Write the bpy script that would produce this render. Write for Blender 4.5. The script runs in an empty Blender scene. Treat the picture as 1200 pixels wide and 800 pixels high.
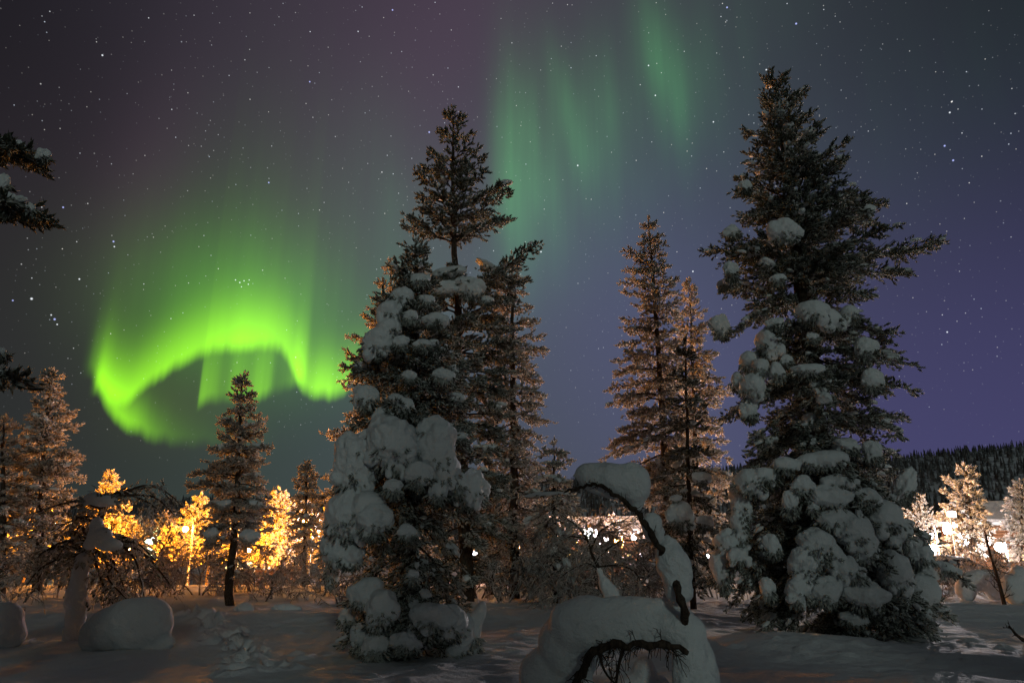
import bpy, bmesh, math, random
import numpy as np
from mathutils import Vector, Matrix

# ------------------------------------------------------------------ camera
EYE = 1.5
TH = math.atan(0.2875)
F = 800.0                                   # focal length in units of a 1200 px wide frame
scene = bpy.context.scene
cam_d = bpy.data.cameras.new('camera')
cam_d.sensor_width = 36.0
cam_d.lens = 24.0
cam_d.clip_start = 0.05
cam_d.clip_end = 6000
cam = bpy.data.objects.new('camera', cam_d)
scene.collection.objects.link(cam)
cam.location = (0, 0, EYE)
cam.rotation_euler = (math.pi / 2 + TH, 0, 0)
scene.camera = cam
scene.view_settings.view_transform = 'Standard'
scene.view_settings.look = 'None'
scene.view_settings.gamma = 1
scene.view_settings.exposure = 0.0
scene.cycles.use_denoising = True
scene.cycles.max_bounces = 6
scene.cycles.diffuse_bounces = 3
scene.cycles.transmission_bounces = 4
scene.cycles.transparent_max_bounces = 4
scene.cycles.sample_clamp_indirect = 3.0


def ray(px, py):
    x = (px - 600) / F
    y = (400 - py) / F
    return np.array([x, math.cos(TH) - y * math.sin(TH), math.sin(TH) + y * math.cos(TH)])


def W(px, py, Y):
    d = ray(px, py)
    return np.array([0, 0, EYE]) + d * (Y / d[1])


def mpp(px, py, Y):
    return Y / ray(px, py)[1] / F


def azel(px, py):
    d = ray(px, py)
    d = d / np.linalg.norm(d)
    return math.degrees(math.atan2(d[0], d[1])), math.degrees(math.asin(d[2]))


def lin(c):
    return [(v / 255 / 12.92) if v / 255 < 0.04045 else ((v / 255 + 0.055) / 1.055) ** 2.4 for v in c]


# ------------------------------------------------------------------ node helper
class NB:
    def __init__(self, tree):
        self.t = tree

    def node(self, typ, **kw):
        n = self.t.nodes.new(typ)
        for k, v in kw.items():
            setattr(n, k, v)
        return n

    def put(self, sock, v):
        if isinstance(v, bpy.types.NodeSocket):
            self.t.links.new(v, sock)
        else:
            sock.default_value = v

    def m(self, op, a, b=None, c=None, clamp=False):
        n = self.node('ShaderNodeMath', operation=op, use_clamp=clamp)
        for i, v in enumerate((a, b, c)):
            if v is not None:
                self.put(n.inputs[i], v)
        return n.outputs[0]

    def v(self, op, a, b=None, scale=None):
        n = self.node('ShaderNodeVectorMath', operation=op)
        self.put(n.inputs[0], a)
        if b is not None:
            self.put(n.inputs[1], b)
        if scale is not None:
            self.put(n.inputs['Scale'], scale)
        return n.outputs['Value'] if op in ('DOT_PRODUCT', 'DISTANCE', 'LENGTH') else n.outputs[0]

    def smooth(self, x, a, b):
        n = self.node('ShaderNodeMapRange', interpolation_type='SMOOTHSTEP')
        self.put(n.inputs[0], x)
        self.put(n.inputs[1], a)
        self.put(n.inputs[2], b)
        return n.outputs[0]

    def curve(self, x, pts):
        n = self.node('ShaderNodeFloatCurve')
        c = n.mapping.curves[0]
        pts = sorted(pts)
        while len(c.points) < len(pts):
            c.points.new(0.5, 0.5)
        for p, (a, b) in zip(c.points, pts):
            p.location = (a, b)
            p.handle_type = 'AUTO_CLAMPED'
        n.mapping.update()
        self.put(n.inputs['Value'], x)
        return n.outputs[0]

    def mix(self, fac, a, b):
        n = self.node('ShaderNodeMix', data_type='RGBA')
        self.put(n.inputs[0], fac)
        self.put(n.inputs[6], a)
        self.put(n.inputs[7], b)
        return n.outputs[2]

    def noise(self, vec, scale, detail=3, rough=0.5, dim='3D'):
        n = self.node('ShaderNodeTexNoise', noise_dimensions=dim)
        if vec is not None:
            self.put(n.inputs['Vector'], vec)
        n.inputs['Scale'].default_value = scale
        n.inputs['Detail'].default_value = detail
        n.inputs['Roughness'].default_value = rough
        return n.outputs[0]


# ------------------------------------------------------------------ world: night sky, aurora, stars
world = bpy.data.worlds.new('World')
scene.world = world
world.use_nodes = True
wt = world.node_tree
wt.nodes.clear()
B = NB(wt)
D = B.v('NORMALIZE', B.node('ShaderNodeTexCoord').outputs['Generated'])
sx = B.node('ShaderNodeSeparateXYZ')
wt.links.new(D, sx.inputs[0])
AZ = B.m('MULTIPLY', B.m('ARCTAN2', sx.outputs[0], sx.outputs[1]), 180 / math.pi)
EL = B.m('MULTIPLY', B.m('ARCSINE', sx.outputs[2]), 180 / math.pi)

# base night colour: soft blend between sampled sky directions
anchors = [(20, 20, (23, 23, 27)), (300, 60, (49, 45, 55)), (520, 30, (66, 52, 69)), (400, 200, (84, 77, 87)),
           (100, 280, (47, 40, 46)), (560, 300, (86, 88, 100)), (700, 60, (66, 70, 76)), (1000, 80, (47, 51, 56)),
           (1180, 40, (23, 28, 31)), (1110, 290, (57, 56, 86)), (1100, 470, (71, 69, 110)), (760, 380, (82, 86, 122)),
           (690, 500, (80, 84, 108)), (330, 550, (58, 68, 63)), (40, 450, (42, 46, 45)), (500, 480, (66, 80, 84)),
           (880, 230, (67, 70, 88)), (600, 620, (70, 74, 80))]
num = None
den = None
extra = [((0, -1, 0.3), (34, 37, 38)), ((1, -.3, .4), (36, 38, 44)), ((-1, -.3, .4), (32, 36, 34)), ((0, .1, 1), (38, 40, 44)), ((0, -.4, 1), (36, 38, 40))]
alist = [(ray(a, b), c) for a, b, c in anchors] + [(np.array(d), c) for d, c in extra]
for d, c in alist:
    d = d / np.linalg.norm(d)
    w = B.m('EXPONENT', B.m('MULTIPLY_ADD', B.v('DOT_PRODUCT', D, tuple(d)), 48.0, -48.0))
    cv = B.v('SCALE', tuple(lin(c)), scale=w)
    num = cv if num is None else B.v('ADD', num, cv)
    den = w if den is None else B.m('ADD', den, w)
base = B.v('SCALE', num, scale=B.m('DIVIDE', 1.0, B.m('MAXIMUM', den, 1e-9)))
base = B.v('MAXIMUM', base, (0.002, 0.002, 0.002))

AZ0, AZ1 = -42.0, -4.0
U = B.m('MULTIPLY_ADD', AZ, 1 / (AZ1 - AZ0), -AZ0 / (AZ1 - AZ0), clamp=True)
inside = B.m('MULTIPLY', B.smooth(AZ, -41.0, -38.0), B.smooth(AZ, -6.0, -9.0))
cz = B.node('ShaderNodeCombineXYZ')
wt.links.new(AZ, cz.inputs[0])
wt.links.new(B.m('MULTIPLY', EL, 0.035), cz.inputs[1])
RAYS = B.noise(cz.outputs[0], 0.55, 3, 0.6, '2D')
cz2 = B.node('ShaderNodeCombineXYZ')
wt.links.new(B.m('MULTIPLY_ADD', EL, 0.03, AZ), cz2.inputs[0])
wt.links.new(B.m('MULTIPLY', EL, 0.35), cz2.inputs[1])
SOFT = B.noise(cz2.outputs[0], 0.22, 2, 0.5, '2D')


def ucurve(pts, scale):
    """pts: (px, py, value) -> value/scale along the azimuth of that pixel"""
    out = []
    for px, py, val in pts:
        a, e = azel(px, py)
        u = (a - AZ0) / (AZ1 - AZ0)
        out.append((u, (e if val is None else val) / scale))
    out = sorted(out)
    out = [(0.0, out[0][1])] + [p for p in out if 0.001 < p[0] < 0.999] + [(1.0, out[-1][1])]
    return B.m('MULTIPLY', B.m('MAXIMUM', B.curve(U, out), 0.0), scale)


def curtain(edge, amp, soft, h1, h2, k2, raydepth):
    """lower edge, brightness and heights of one auroral curtain over azimuth"""
    e0 = ucurve([(x, y, None) for x, y in edge], 45.0)
    A = ucurve([(x, 450, a) for x, a in amp], 1.5)
    x = B.m('MULTIPLY_ADD', B.m('SUBTRACT', RAYS, 0.5), 1.0, B.m('SUBTRACT', EL, e0))
    rise = B.smooth(x, -soft * 0.35, soft)
    xp = B.m('MAXIMUM', x, 0.0)
    r = B.m('MULTIPLY_ADD', B.m('SUBTRACT', RAYS, 0.5), raydepth, 1.0)
    near = B.m('EXPONENT', B.m('MULTIPLY', B.m('MULTIPLY', xp, xp), -1.0 / (h1 * h1)))
    far = B.m('MULTIPLY', B.m('EXPONENT', B.m('MULTIPLY', xp, -1.0 / h2)), k2)
    return B.m('MULTIPLY', B.m('MULTIPLY', B.m('MULTIPLY', B.m('ADD', near, far), rise), A), r)


c1 = curtain([(104, 440), (112, 452), (120, 464), (132, 474), (146, 474), (162, 464), (185, 446), (215, 428), (250, 416),
              (290, 410), (328, 414), (343, 436), (355, 460), (380, 468), (400, 466), (414, 452), (440, 425)],
             [(88, 0.0), (103, 0.16), (114, 0.50), (128, 0.78), (150, 0.74), (180, 0.74), (215, 0.76), (250, 0.84), (285, 0.90), (320, 0.76),
              (338, 0.70), (350, 0.95), (362, 0.72), (376, 0.95), (392, 0.74), (402, 0.66), (415, 0.40), (435, 0.10), (460, 0.0)], 1.1, 3.3, 3.0, 0.28, 0.45)
c2 = curtain([(110, 462), (122, 480), (140, 497), (165, 512), (200, 521), (240, 525), (300, 524)],
             [(104, 0.0), (113, 0.5), (122, 0.72), (140, 0.80), (158, 0.72), (175, 0.46), (195, 0.22), (215, 0.11), (240, 0.06), (300, 0.02), (340, 0.0)], 1.0, 2.1, 3.0, 0.22, 0.3)
c3 = curtain([(200, 490), (236, 478), (255, 472), (275, 468), (300, 472), (320, 464), (345, 452), (400, 440)],
             [(229, 0.0), (234, 0.02), (238, 0.40), (252, 0.30), (264, 0.16), (276, 0.30), (290, 0.26), (303, 0.46), (316, 0.34), (326, 0.10), (338, 0.14), (350, 0.3), (362, 0.0)], 1.0, 4.5, 6.0, 0.3, 0.7)
curt = B.m('MULTIPLY', B.m('ADD', B.m('ADD', c1, c2), c3), inside)


def blob(px, py, px2, py2, s_along, s_across, amp):
    """faint elongated patch of light along the line between two sky directions"""
    a0, e0 = azel(px, py)
    a1, e1 = azel(px2, py2)
    k = math.cos(math.radians((e0 + e1) / 2))
    ca, ce = (a0 + a1) / 2, (e0 + e1) / 2
    dx, dy = (a1 - a0) * k, e1 - e0
    L = math.hypot(dx, dy)
    dx, dy = dx / L, dy / L
    x = B.m('MULTIPLY_ADD', AZ, k, -ca * k)
    y = B.m('SUBTRACT', EL, ce)
    al = B.m('ADD', B.m('MULTIPLY', x, dx / s_along), B.m('MULTIPLY', y, dy / s_along))
    ac = B.m('ADD', B.m('MULTIPLY', x, -dy / s_across), B.m('MULTIPLY', y, dx / s_across))
    g = B.m('EXPONENT', B.m('MULTIPLY', B.m('ADD', B.m('MULTIPLY', al, al), B.m('MULTIPLY', ac, ac)), -1.0))
    return B.m('MULTIPLY', g, amp)


r_soft = B.m('MULTIPLY_ADD', B.m('SUBTRACT', RAYS, 0.5), 0.4, 1.0)
glow = B.m('MULTIPLY', B.m('ADD', blob(285, 410, 300, 310, 5.5, 7.6, 0.21), blob(290, 330, 305, 200, 8.0, 6.0, 0.026)), r_soft)
hole = blob(190, 470, 230, 462, 4.5, 3.2, 0.028)
ra = B.m('ADD', blob(608, 305, 598, 120, 7.5, 1.5, 0.14), blob(636, 270, 624, 110, 6.5, 1.8, 0.11))
rb = B.m('ADD', blob(684, 200, 655, 90, 5.0, 1.1, 0.085), blob(705, 190, 690, 90, 5.0, 2.2, 0.07))
rc = B.m('ADD', blob(786, 130, 762, 35, 4.5, 1.1, 0.075), blob(800, 150, 772, 30, 5.0, 2.2, 0.05))
rd = blob(612, 290, 800, 90, 17.0, 6.0, 0.030)
re_ = blob(470, 330, 440, 180, 8.0, 4.5, 0.030)
rf = blob(860, 250, 1150, 80, 15.0, 7.0, 0.008)
s_fac = B.m('MULTIPLY_ADD', B.m('SUBTRACT', SOFT, 0.5), 1.1, 1.0)
faint = B.m('MULTIPLY', B.m('ADD', B.m('ADD', B.m('ADD', ra, rb), B.m('ADD', rc, rd)), B.m('ADD', re_, rf)), B.m('MULTIPLY', s_fac, B.m('MULTIPLY_ADD', B.m('SUBTRACT', RAYS, 0.5), 0.7, 1.0)))
purple = B.m('ADD', blob(140, 330, 190, 180, 9.0, 3.6, 0.018), blob(520, 60, 560, 10, 9.0, 6.0, 0.010))

tot = B.v('ADD', base, B.v('SCALE', (0.30, 0.92, 0.0), scale=curt))
tot = B.v('ADD', tot, B.v('SCALE', (0.22, 0.95, 0.05), scale=glow))
tot = B.v('ADD', tot, B.v('SCALE', (0.55, 0.60, 0.08), scale=hole))
tot = B.v('ADD', tot, B.v('SCALE', (0.18, 1.0, 0.26), scale=faint))
tot = B.v('ADD', tot, B.v('SCALE', (1.0, 0.35, 0.8), scale=purple))


def starlayer(sc, r, k):
    n = B.node('ShaderNodeTexVoronoi', voronoi_dimensions='3D', feature='F1')
    wt.links.new(D, n.inputs['Vector'])
    n.inputs['Scale'].default_value = sc
    s = B.smooth(n.outputs['Distance'], r * sc, r * sc * 0.15)
    sp = B.node('ShaderNodeSeparateColor')
    wt.links.new(n.outputs['Color'], sp.inputs[0])
    br = B.m('MULTIPLY_ADD', B.m('POWER', sp.outputs[0], 5.0), k, k * 0.09)
    tint = B.mix(sp.outputs[1], (0.75, 0.85, 1.0, 1), (1.0, 0.95, 0.85, 1))
    return B.v('SCALE', tint, scale=B.m('MULTIPLY', s, br))


stars = B.v('ADD', starlayer(150.0, 0.00092, 0.85), starlayer(50.0, 0.0012, 1.2))
named = [(37, 350, 2.4, (1, .85, .9)), (15, 352, 1.6, (.6, .7, 1)), (64, 374, 2.2, (.65, .7, 1)), (60, 369, 1.5, (.8, .85, 1)), (67, 380, 1.5, (.8, .85, 1)),
         (74, 243, 1.7, (.55, .6, 1)), (133, 283, 1.9, (.55, .6, 1)), (134, 289, 1.5, (.7, .75, 1)), (93, 327, 1.7, (1, 1, 1)),
         (281, 331, 1.6, (.7, .9, 1)), (276, 328, 1.4, (.7, .9, 1)), (286, 329, 1.4, (.7, .9, 1)), (291, 333, 1.4, (.7, .9, 1)), (283, 336, 1.2, (.7, .9, 1)), (292, 328, 1.2, (.7, .9, 1)),
         (315, 214, 1.7, (.65, .7, 1)), (503, 155, 2.0, (.45, .45, 1)), (677, 194, 1.9, (.8, 1, 1)), (634, 295, 1.9, (.8, .9, 1)), (933, 28, 2.0, (.5, .65, 1)), (852, 9, 1.8, (.55, .65, 1)),
         (1107, 171, 1.9, (.55, .75, 1)), (1117, 188, 1.9, (.4, .75, 1)), (812, 318, 1.8, (.8, .9, 1)), (1113, 132, 1.7, (1, 1, .9)), (898, 82, 1.7, (1, 1, 1)), (768, 112, 1.6, (1, 1, 1)),
         (760, 77, 1.6, (.8, .9, 1)), (120, 65, 1.7, (1, 1, .85)), (1110, 389, 1.6, (1, .9, .8)), (460, 12, 1.7, (.6, .6, 1)), (363, 96, 1.6, (.6, .6, 1)), (836, 143, 1.6, (.8, .9, 1))]
blue = warm = None
for i, (px, py, r, c) in enumerate(named):
    d = ray(px, py)
    d = d / np.linalg.norm(d)
    rr = r * .58 / F
    s = B.m('MULTIPLY_ADD', B.v('DISTANCE', D, tuple(d)), -1.5 / rr, 1.5)
    if c[0] < .7:
        blue = s if blue is None else B.m('MAXIMUM', blue, s)
    else:
        warm = s if warm is None else B.m('MAXIMUM', warm, s)
stars = B.v('ADD', stars, B.v('SCALE', (.45, .5, 1.0), scale=B.m('MAXIMUM', blue, 0.0)))
stars = B.v('ADD', stars, B.v('SCALE', (.85, .9, .95), scale=B.m('MAXIMUM', warm, 0.0)))
tot = B.v('ADD', tot, B.v('SCALE', stars, scale=B.smooth(EL, 2.0, 16.0)))
bg = B.node('ShaderNodeBackground')
wt.links.new(tot, bg.inputs[0])
bg.inputs[1].default_value = 1.0
wo = B.node('ShaderNodeOutputWorld')
wt.links.new(bg.outputs[0], wo.inputs[0])

# the moon, low behind the camera
moon_d = bpy.data.lights.new('moon', 'SUN')
moon_d.energy = 0.265
moon_d.angle = math.radians(6)
moon_d.color = (0.82, 1.0, 0.90)
moon = bpy.data.objects.new('moon', moon_d)
scene.collection.objects.link(moon)
moon.rotation_euler = Vector((-0.22, 1.0, -0.27)).to_track_quat('-Z', 'Y').to_euler()

# ------------------------------------------------------------------ materials
def new_mat(name):
    m = bpy.data.materials.new(name)
    m.use_nodes = True
    m.node_tree.nodes.clear()
    return m, NB(m.node_tree)


def finish(m, b, shader, disp=None):
    o = b.node('ShaderNodeOutputMaterial')
    b.t.links.new(shader, o.inputs[0])
    return m


def principled(b, col, rough=0.7, normal=None, spec=0.3):
    p = b.node('ShaderNodeBsdfPrincipled')
    b.put(p.inputs['Base Color'], col)
    b.put(p.inputs['Roughness'], rough)
    p.inputs['Specular IOR Level'].default_value = spec
    if normal is not None:
        b.t.links.new(normal, p.inputs['Normal'])
    return p.outputs[0]


def bump(b, h, strength, dist):
    n = b.node('ShaderNodeBump')
    n.inputs['Strength'].default_value = strength
    n.inputs['Distance'].default_value = dist
    b.t.links.new(h, n.inputs['Height'])
    return n.outputs[0]


def mat_snow(name, fine, big, col=(0.80, 0.83, 0.86)):
    m, b = new_mat(name)
    pos = b.node('ShaderNodeNewGeometry').outputs['Position']
    n1 = b.noise(pos, fine, 4, 0.65)
    n2 = b.noise(pos, big, 3, 0.5)
    h = b.m('MULTIPLY_ADD', n2, 4.0, n1)
    nor = bump(b, h, 0.9, 0.016)
    c = b.mix(b.noise(pos, big * 0.6, 3), tuple(v * 0.93 for v in col) + (1,), col + (1,))
    return finish(m, b, principled(b, c, 0.85, nor, 0.06))


M = {}
M['snow'] = mat_snow('snow', 60.0, 9.0)
M['ground_snow'] = mat_snow('ground_snow', 45.0, 5.0, (0.78, 0.80, 0.83))


def mat_needles(name, green, frost, lo, hi, trans):
    m, b = new_mat(name)
    g = b.node('ShaderNodeNewGeometry')
    sp = b.node('ShaderNodeSeparateXYZ')
    b.t.links.new(g.outputs['Normal'], sp.inputs[0])
    n = b.noise(g.outputs['Position'], 2.2, 3, 0.6)
    n2 = b.noise(g.outputs['Position'], 23.0, 2, 0.6)
    k = b.m('ADD', b.m('MULTIPLY', sp.outputs[2], 0.55), b.m('ADD', b.m('MULTIPLY', n, 0.8), b.m('MULTIPLY', n2, 0.5)))
    fac = b.smooth(k, lo, hi)
    gv = b.mix(n2, tuple(v * 0.6 for v in green) + (1,), tuple(v * 1.3 for v in green) + (1,))
    col = b.mix(fac, gv, frost + (1,))
    dif = b.node('ShaderNodeBsdfDiffuse')
    b.t.links.new(col, dif.inputs[0])
    tr = b.node('ShaderNodeBsdfTranslucent')
    b.t.links.new(col, tr.inputs[0])
    mx = b.node('ShaderNodeMixShader')
    mx.inputs[0].default_value = trans
    b.t.links.new(dif.outputs[0], mx.inputs[1])
    b.t.links.new(tr.outputs[0], mx.inputs[2])
    return finish(m, b, mx.outputs[0])


M['needles'] = mat_needles('frosted_needles', (0.075, 0.085, 0.060), (0.66, 0.68, 0.65), 0.30, 1.0, 0.36)
M['needles_dark'] = mat_needles('dark_needles', (0.060, 0.066, 0.050), (0.60, 0.61, 0.58), 0.42, 1.12, 0.33)
M['rime'] = mat_needles('rimed_needles', (0.20, 0.19, 0.155), (0.76, 0.73, 0.69), 0.15, 0.90, 0.48)


def mat_bark(name, c1, c2):
    m, b = new_mat(name)
    pos = b.node('ShaderNodeNewGeometry').outputs['Position']
    mp = b.node('ShaderNodeMapping')
    mp.inputs['Scale'].default_value = (1, 1, 0.25)
    b.t.links.new(pos, mp.inputs[0])
    n = b.noise(mp.outputs[0], 40.0, 4, 0.65)
    return finish(m, b, principled(b, b.mix(b.smooth(n, .35, .65), c1 + (1,), c2 + (1,)), 0.9, bump(b, n, 0.8, 0.02), 0.15))


M['bark'] = mat_bark('bark', (0.030, 0.022, 0.017), (0.085, 0.062, 0.046))
M['twig'] = mat_needles('frosted_twig', (0.09, 0.075, 0.06), (0.62, 0.60, 0.58), 0.25, 0.95, 0.12)


def mat_plain(name, col, rough=0.6, sc=12.0, var=0.25, spec=0.3, metal=0.0):
    m, b = new_mat(name)
    tc = b.node('ShaderNodeTexCoord').outputs['Object']
    n = b.noise(tc, sc, 4, 0.6)
    c = b.mix(n, tuple(v * (1 - var) for v in col) + (1,), tuple(min(1, v * (1 + var)) for v in col) + (1,))
    s = principled(b, c, rough, bump(b, n, 0.25, 0.01), spec)
    return finish(m, b, s)


M['log'] = mat_plain('log_wall', (0.16, 0.085, 0.045), 0.8, 6)
M['frame'] = mat_plain('painted_frame', (0.55, 0.53, 0.48), 0.5, 9)
M['metal'] = mat_plain('galvanised_metal', (0.22, 0.22, 0.23), 0.45, 20)
M['car_paint'] = mat_plain('car_paint', (0.035, 0.037, 0.045), 0.25, 3, 0.15, 0.5)
M['rubber'] = mat_plain('rubber', (0.02, 0.02, 0.02), 0.9, 20)
M['glass'] = mat_plain('car_glass', (0.03, 0.035, 0.045), 0.05, 2, 0.1, 0.9)
M['box_paint'] = mat_plain('box_paint', (0.42, 0.40, 0.34), 0.6, 7)


def mat_emit(name, col, strength):
    m, b = new_mat(name)
    e = b.node('ShaderNodeEmission')
    e.inputs[0].default_value = col + (1,)
    e.inputs[1].default_value = strength
    return finish(m, b, e.outputs[0])


M['window_lit'] = mat_emit('lit_window', (1.0, 0.62, 0.25), 6.0)


def mat_forest():
    m, b = new_mat('forest_needles')
    g = b.node('ShaderNodeNewGeometry')
    sp = b.node('ShaderNodeSeparateXYZ')
    b.t.links.new(g.outputs['Normal'], sp.inputs[0])
    n = b.noise(g.outputs['Position'], 0.25, 4, 0.7)
    fac = b.smooth(b.m('ADD', b.m('MULTIPLY', sp.outputs[2], .6), n), 0.5, 1.3)
    c = b.mix(fac, (0.06, 0.06, 0.062, 1), (0.50, 0.52, 0.55, 1))
    return finish(m, b, principled(b, c, 0.95, None, 0.1))


M['forest'] = mat_forest()

# ------------------------------------------------------------------ mesh helpers
C = scene.collection


class MB:
    """collects shapes and links them as ONE mesh object"""
    def __init__(self):
        self.v, self.f3, self.f4, self.m3, self.m4, self.n = [], [], [], [], [], 0

    def add(self, v, f3=None, f4=None, mi=0):
        v = np.asarray(v, float).reshape(-1, 3)
        if f3 is not None and len(f3):
            f3 = np.asarray(f3, int).reshape(-1, 3)
            self.f3.append(f3 + self.n)
            self.m3.append(np.full(len(f3), mi))
        if f4 is not None and len(f4):
            f4 = np.asarray(f4, int).reshape(-1, 4)
            self.f4.append(f4 + self.n)
            self.m4.append(np.full(len(f4), mi))
        self.v.append(v)
        self.n += len(v)

    def tube(self, pts, rad, sides=6, mi=0, cap=True):
        pts = np.asarray(pts, float)
        rad = np.asarray(rad, float) * np.ones(len(pts))
        k = len(pts)
        tan = np.gradient(pts, axis=0)
        tan /= np.linalg.norm(tan, axis=1, keepdims=True) + 1e-9
        ref = np.array([0.31, 0.95, 0.05]) if abs(tan[:, 2]).mean() > .7 else np.array([0, 0.05, 1.0])
        u = np.cross(tan, ref)
        u /= np.linalg.norm(u, axis=1, keepdims=True) + 1e-9
        w = np.cross(tan, u)
        a = np.arange(sides) * 2 * math.pi / sides
        ring = pts[:, None, :] + rad[:, None, None] * (np.cos(a)[None, :, None] * u[:, None, :] + np.sin(a)[None, :, None] * w[:, None, :])
        i = np.arange(k - 1)[:, None] * sides
        j = np.arange(sides)[None, :]
        j2 = (j + 1) % sides
        q = np.stack([i + j, i + j2, i + sides + j2, i + sides + j], -1).reshape(-1, 4)
        v = ring.reshape(-1, 3)
        f3 = None
        if cap:
            v = np.vstack([v, pts[-1:] + tan[-1:] * rad[-1], pts[:1]])
            t0 = (k - 1) * sides
            jj = np.arange(sides)
            f3 = np.vstack([np.stack([t0 + jj, t0 + (jj + 1) % sides, np.full(sides, k * sides)], -1),
                            np.stack([(jj + 1) % sides, jj, np.full(sides, k * sides + 1)], -1)])
        self.add(v, f3, q, mi)

    def box(self, lo, hi, mi=0):
        (a, b, c), (d, e, f) = lo, hi
        v = [(a, b, c), (d, b, c), (d, e, c), (a, e, c), (a, b, f), (d, b, f), (d, e, f), (a, e, f)]
        self.add(v, None, [(0, 3, 2, 1), (4, 5, 6, 7), (0, 1, 5, 4), (1, 2, 6, 5), (2, 3, 7, 6), (3, 0, 4, 7)], mi)

    def mesh(self, name, mats, smooth=False):
        me = bpy.data.meshes.new(name)
        v = np.vstack(self.v).astype(np.float32)
        f3 = np.vstack(self.f3) if self.f3 else np.zeros((0, 3), int)
        f4 = np.vstack(self.f4) if self.f4 else np.zeros((0, 4), int)
        me.vertices.add(len(v))
        me.vertices.foreach_set('co', v.ravel())
        loops = np.concatenate([f3.ravel(), f4.ravel()]).astype(np.int32)
        me.loops.add(len(loops))
        me.loops.foreach_set('vertex_index', loops)
        np_ = len(f3) + len(f4)
        me.polygons.add(np_)
        ls = np.concatenate([np.arange(len(f3)) * 3, len(f3) * 3 + np.arange(len(f4)) * 4]).astype(np.int32)
        me.polygons.foreach_set('loop_start', ls)
        mi = np.concatenate([*(self.m3 or [np.zeros(0)]), *(self.m4 or [np.zeros(0)])]).astype(np.int32)
        me.polygons.foreach_set('material_index', mi)
        me.polygons.foreach_set('use_smooth', np.full(np_, smooth))
        for m in mats:
            me.materials.append(m)
        me.update(calc_edges=True)
        me.validate()
        return me

    def build(self, name, mats, parent=None, smooth=False):
        return link(name, self.mesh(name, mats if isinstance(mats, list) else [mats], smooth), parent)


def link(name, me, parent=None):
    o = bpy.data.objects.new(name, me)
    C.objects.link(o)
    if parent is not None:
        o.parent = parent
        o.matrix_parent_inverse = Matrix.Translation(parent.location).inverted()
    return o


def tag(o, label=None, cat=None, group=None, kind=None):
    for k, v in (('label', label), ('category', cat), ('group', group), ('kind', kind)):
        if v:
            o[k] = v
    return o


def thing(name, label, cat, loc, group=None):
    o = bpy.data.objects.new(name, None)
    C.objects.link(o)
    o.empty_display_size = 0.3
    o.location = loc
    return tag(o, label, cat, group)


def frames(d, rng):
    d = d / (np.linalg.norm(d, axis=1, keepdims=True) + 1e-9)
    r = rng.normal(size=d.shape)
    u = np.cross(d, r)
    u /= np.linalg.norm(u, axis=1, keepdims=True) + 1e-9
    return np.stack([u, np.cross(d, u), d], 1)          # rows: axes


def tuft_proto(rng, needles=8, rad=0.19):
    v = [(0, 0, -0.05), (0, 0, .92)]
    for k in range(4):
        a = k * math.pi / 2
        v.append((rad * math.cos(a), rad * math.sin(a), 0.45))
    f = []
    for k in range(4):
        f += [(0, 2 + (k + 1) % 4, 2 + k), (1, 2 + k, 2 + (k + 1) % 4)]
    for k in range(needles):
        a = k * 2.4 + rng.random()
        z = 0.05 + 0.75 * k / needles
        dr = np.array([math.cos(a), math.sin(a), 0])
        pr = np.array([-math.sin(a), math.cos(a), 0])
        b0 = dr * rad * .5 + np.array([0, 0, z])
        i = len(v)
        v += [tuple(b0 + pr * .06), tuple(b0 - pr * .06), tuple(dr * (rad * 1.15 + .10) + np.array([0, 0, z + .20]))]
        f.append((i, i + 1, i + 2))
    return np.array(v), np.array(f)


_r0 = np.random.default_rng(3)
TUFTS = [tuft_proto(_r0) for _ in range(4)]
TUFTS_FAR = [tuft_proto(_r0, 5, 0.24) for _ in range(3)]


def add_tufts(mb, pos, d, size, rng, protos=TUFTS, mi=0):
    fr = frames(d, rng)
    which = rng.integers(0, len(protos), len(pos))
    for k, (pv, pf) in enumerate(protos):
        s = which == k
        n = int(s.sum())
        if not n:
            continue
        v = np.einsum('mk,nkj->nmj', pv, fr[s]) * size[s][:, None, None] + pos[s][:, None, :]
        f = pf[None] + (np.arange(n) * len(pv))[:, None, None]
        mb.add(v.reshape(-1, 3), f.reshape(-1, 3), None, mi)


def add_twigs(mb, a, d, ln, r, mi):
    """thin three-sided twigs, all at once"""
    n = len(a)
    if not n:
        return
    rng = np.random.default_rng(1)
    fr = frames(d, rng)
    vs = []
    for e, rr in ((0.0, 1.0), (1.0, 0.45)):
        for k in range(3):
            an = k * 2.094
            vs.append(a + d * (ln * e)[:, None] + (fr[:, 0] * math.cos(an) + fr[:, 1] * math.sin(an)) * (r * rr)[:, None])
    v = np.stack(vs, 1)
    q = np.array([(0, 1, 4, 3), (1, 2, 5, 4), (2, 0, 3, 5)])
    f = q[None] + (np.arange(n) * 6)[:, None, None]
    mb.add(v.reshape(-1, 3), None, f.reshape(-1, 4), mi)


# value noise for terrain and lumps
def vnoise(x, y, seed=0):
    xi, yi = np.floor(x).astype(np.int64), np.floor(y).astype(np.int64)
    fx, fy = x - xi, y - yi
    fx, fy = fx * fx * (3 - 2 * fx), fy * fy * (3 - 2 * fy)

    def h(a, b):
        n = (a * 374761393 + b * 668265263 + seed * 974634777) & 0x7fffffff
        n = ((n ^ (n >> 13)) * 1274126177) & 0x7fffffff
        return ((n ^ (n >> 16)) & 0xffff) / 65535.0
    return (h(xi, yi) * (1 - fx) + h(xi + 1, yi) * fx) * (1 - fy) + (h(xi, yi + 1) * (1 - fx) + h(xi + 1, yi + 1) * fx) * fy


def sstep(x, a, b):
    t = np.clip((x - a) / (b - a), 0, 1)
    return t * t * (3 - 2 * t)


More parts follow.
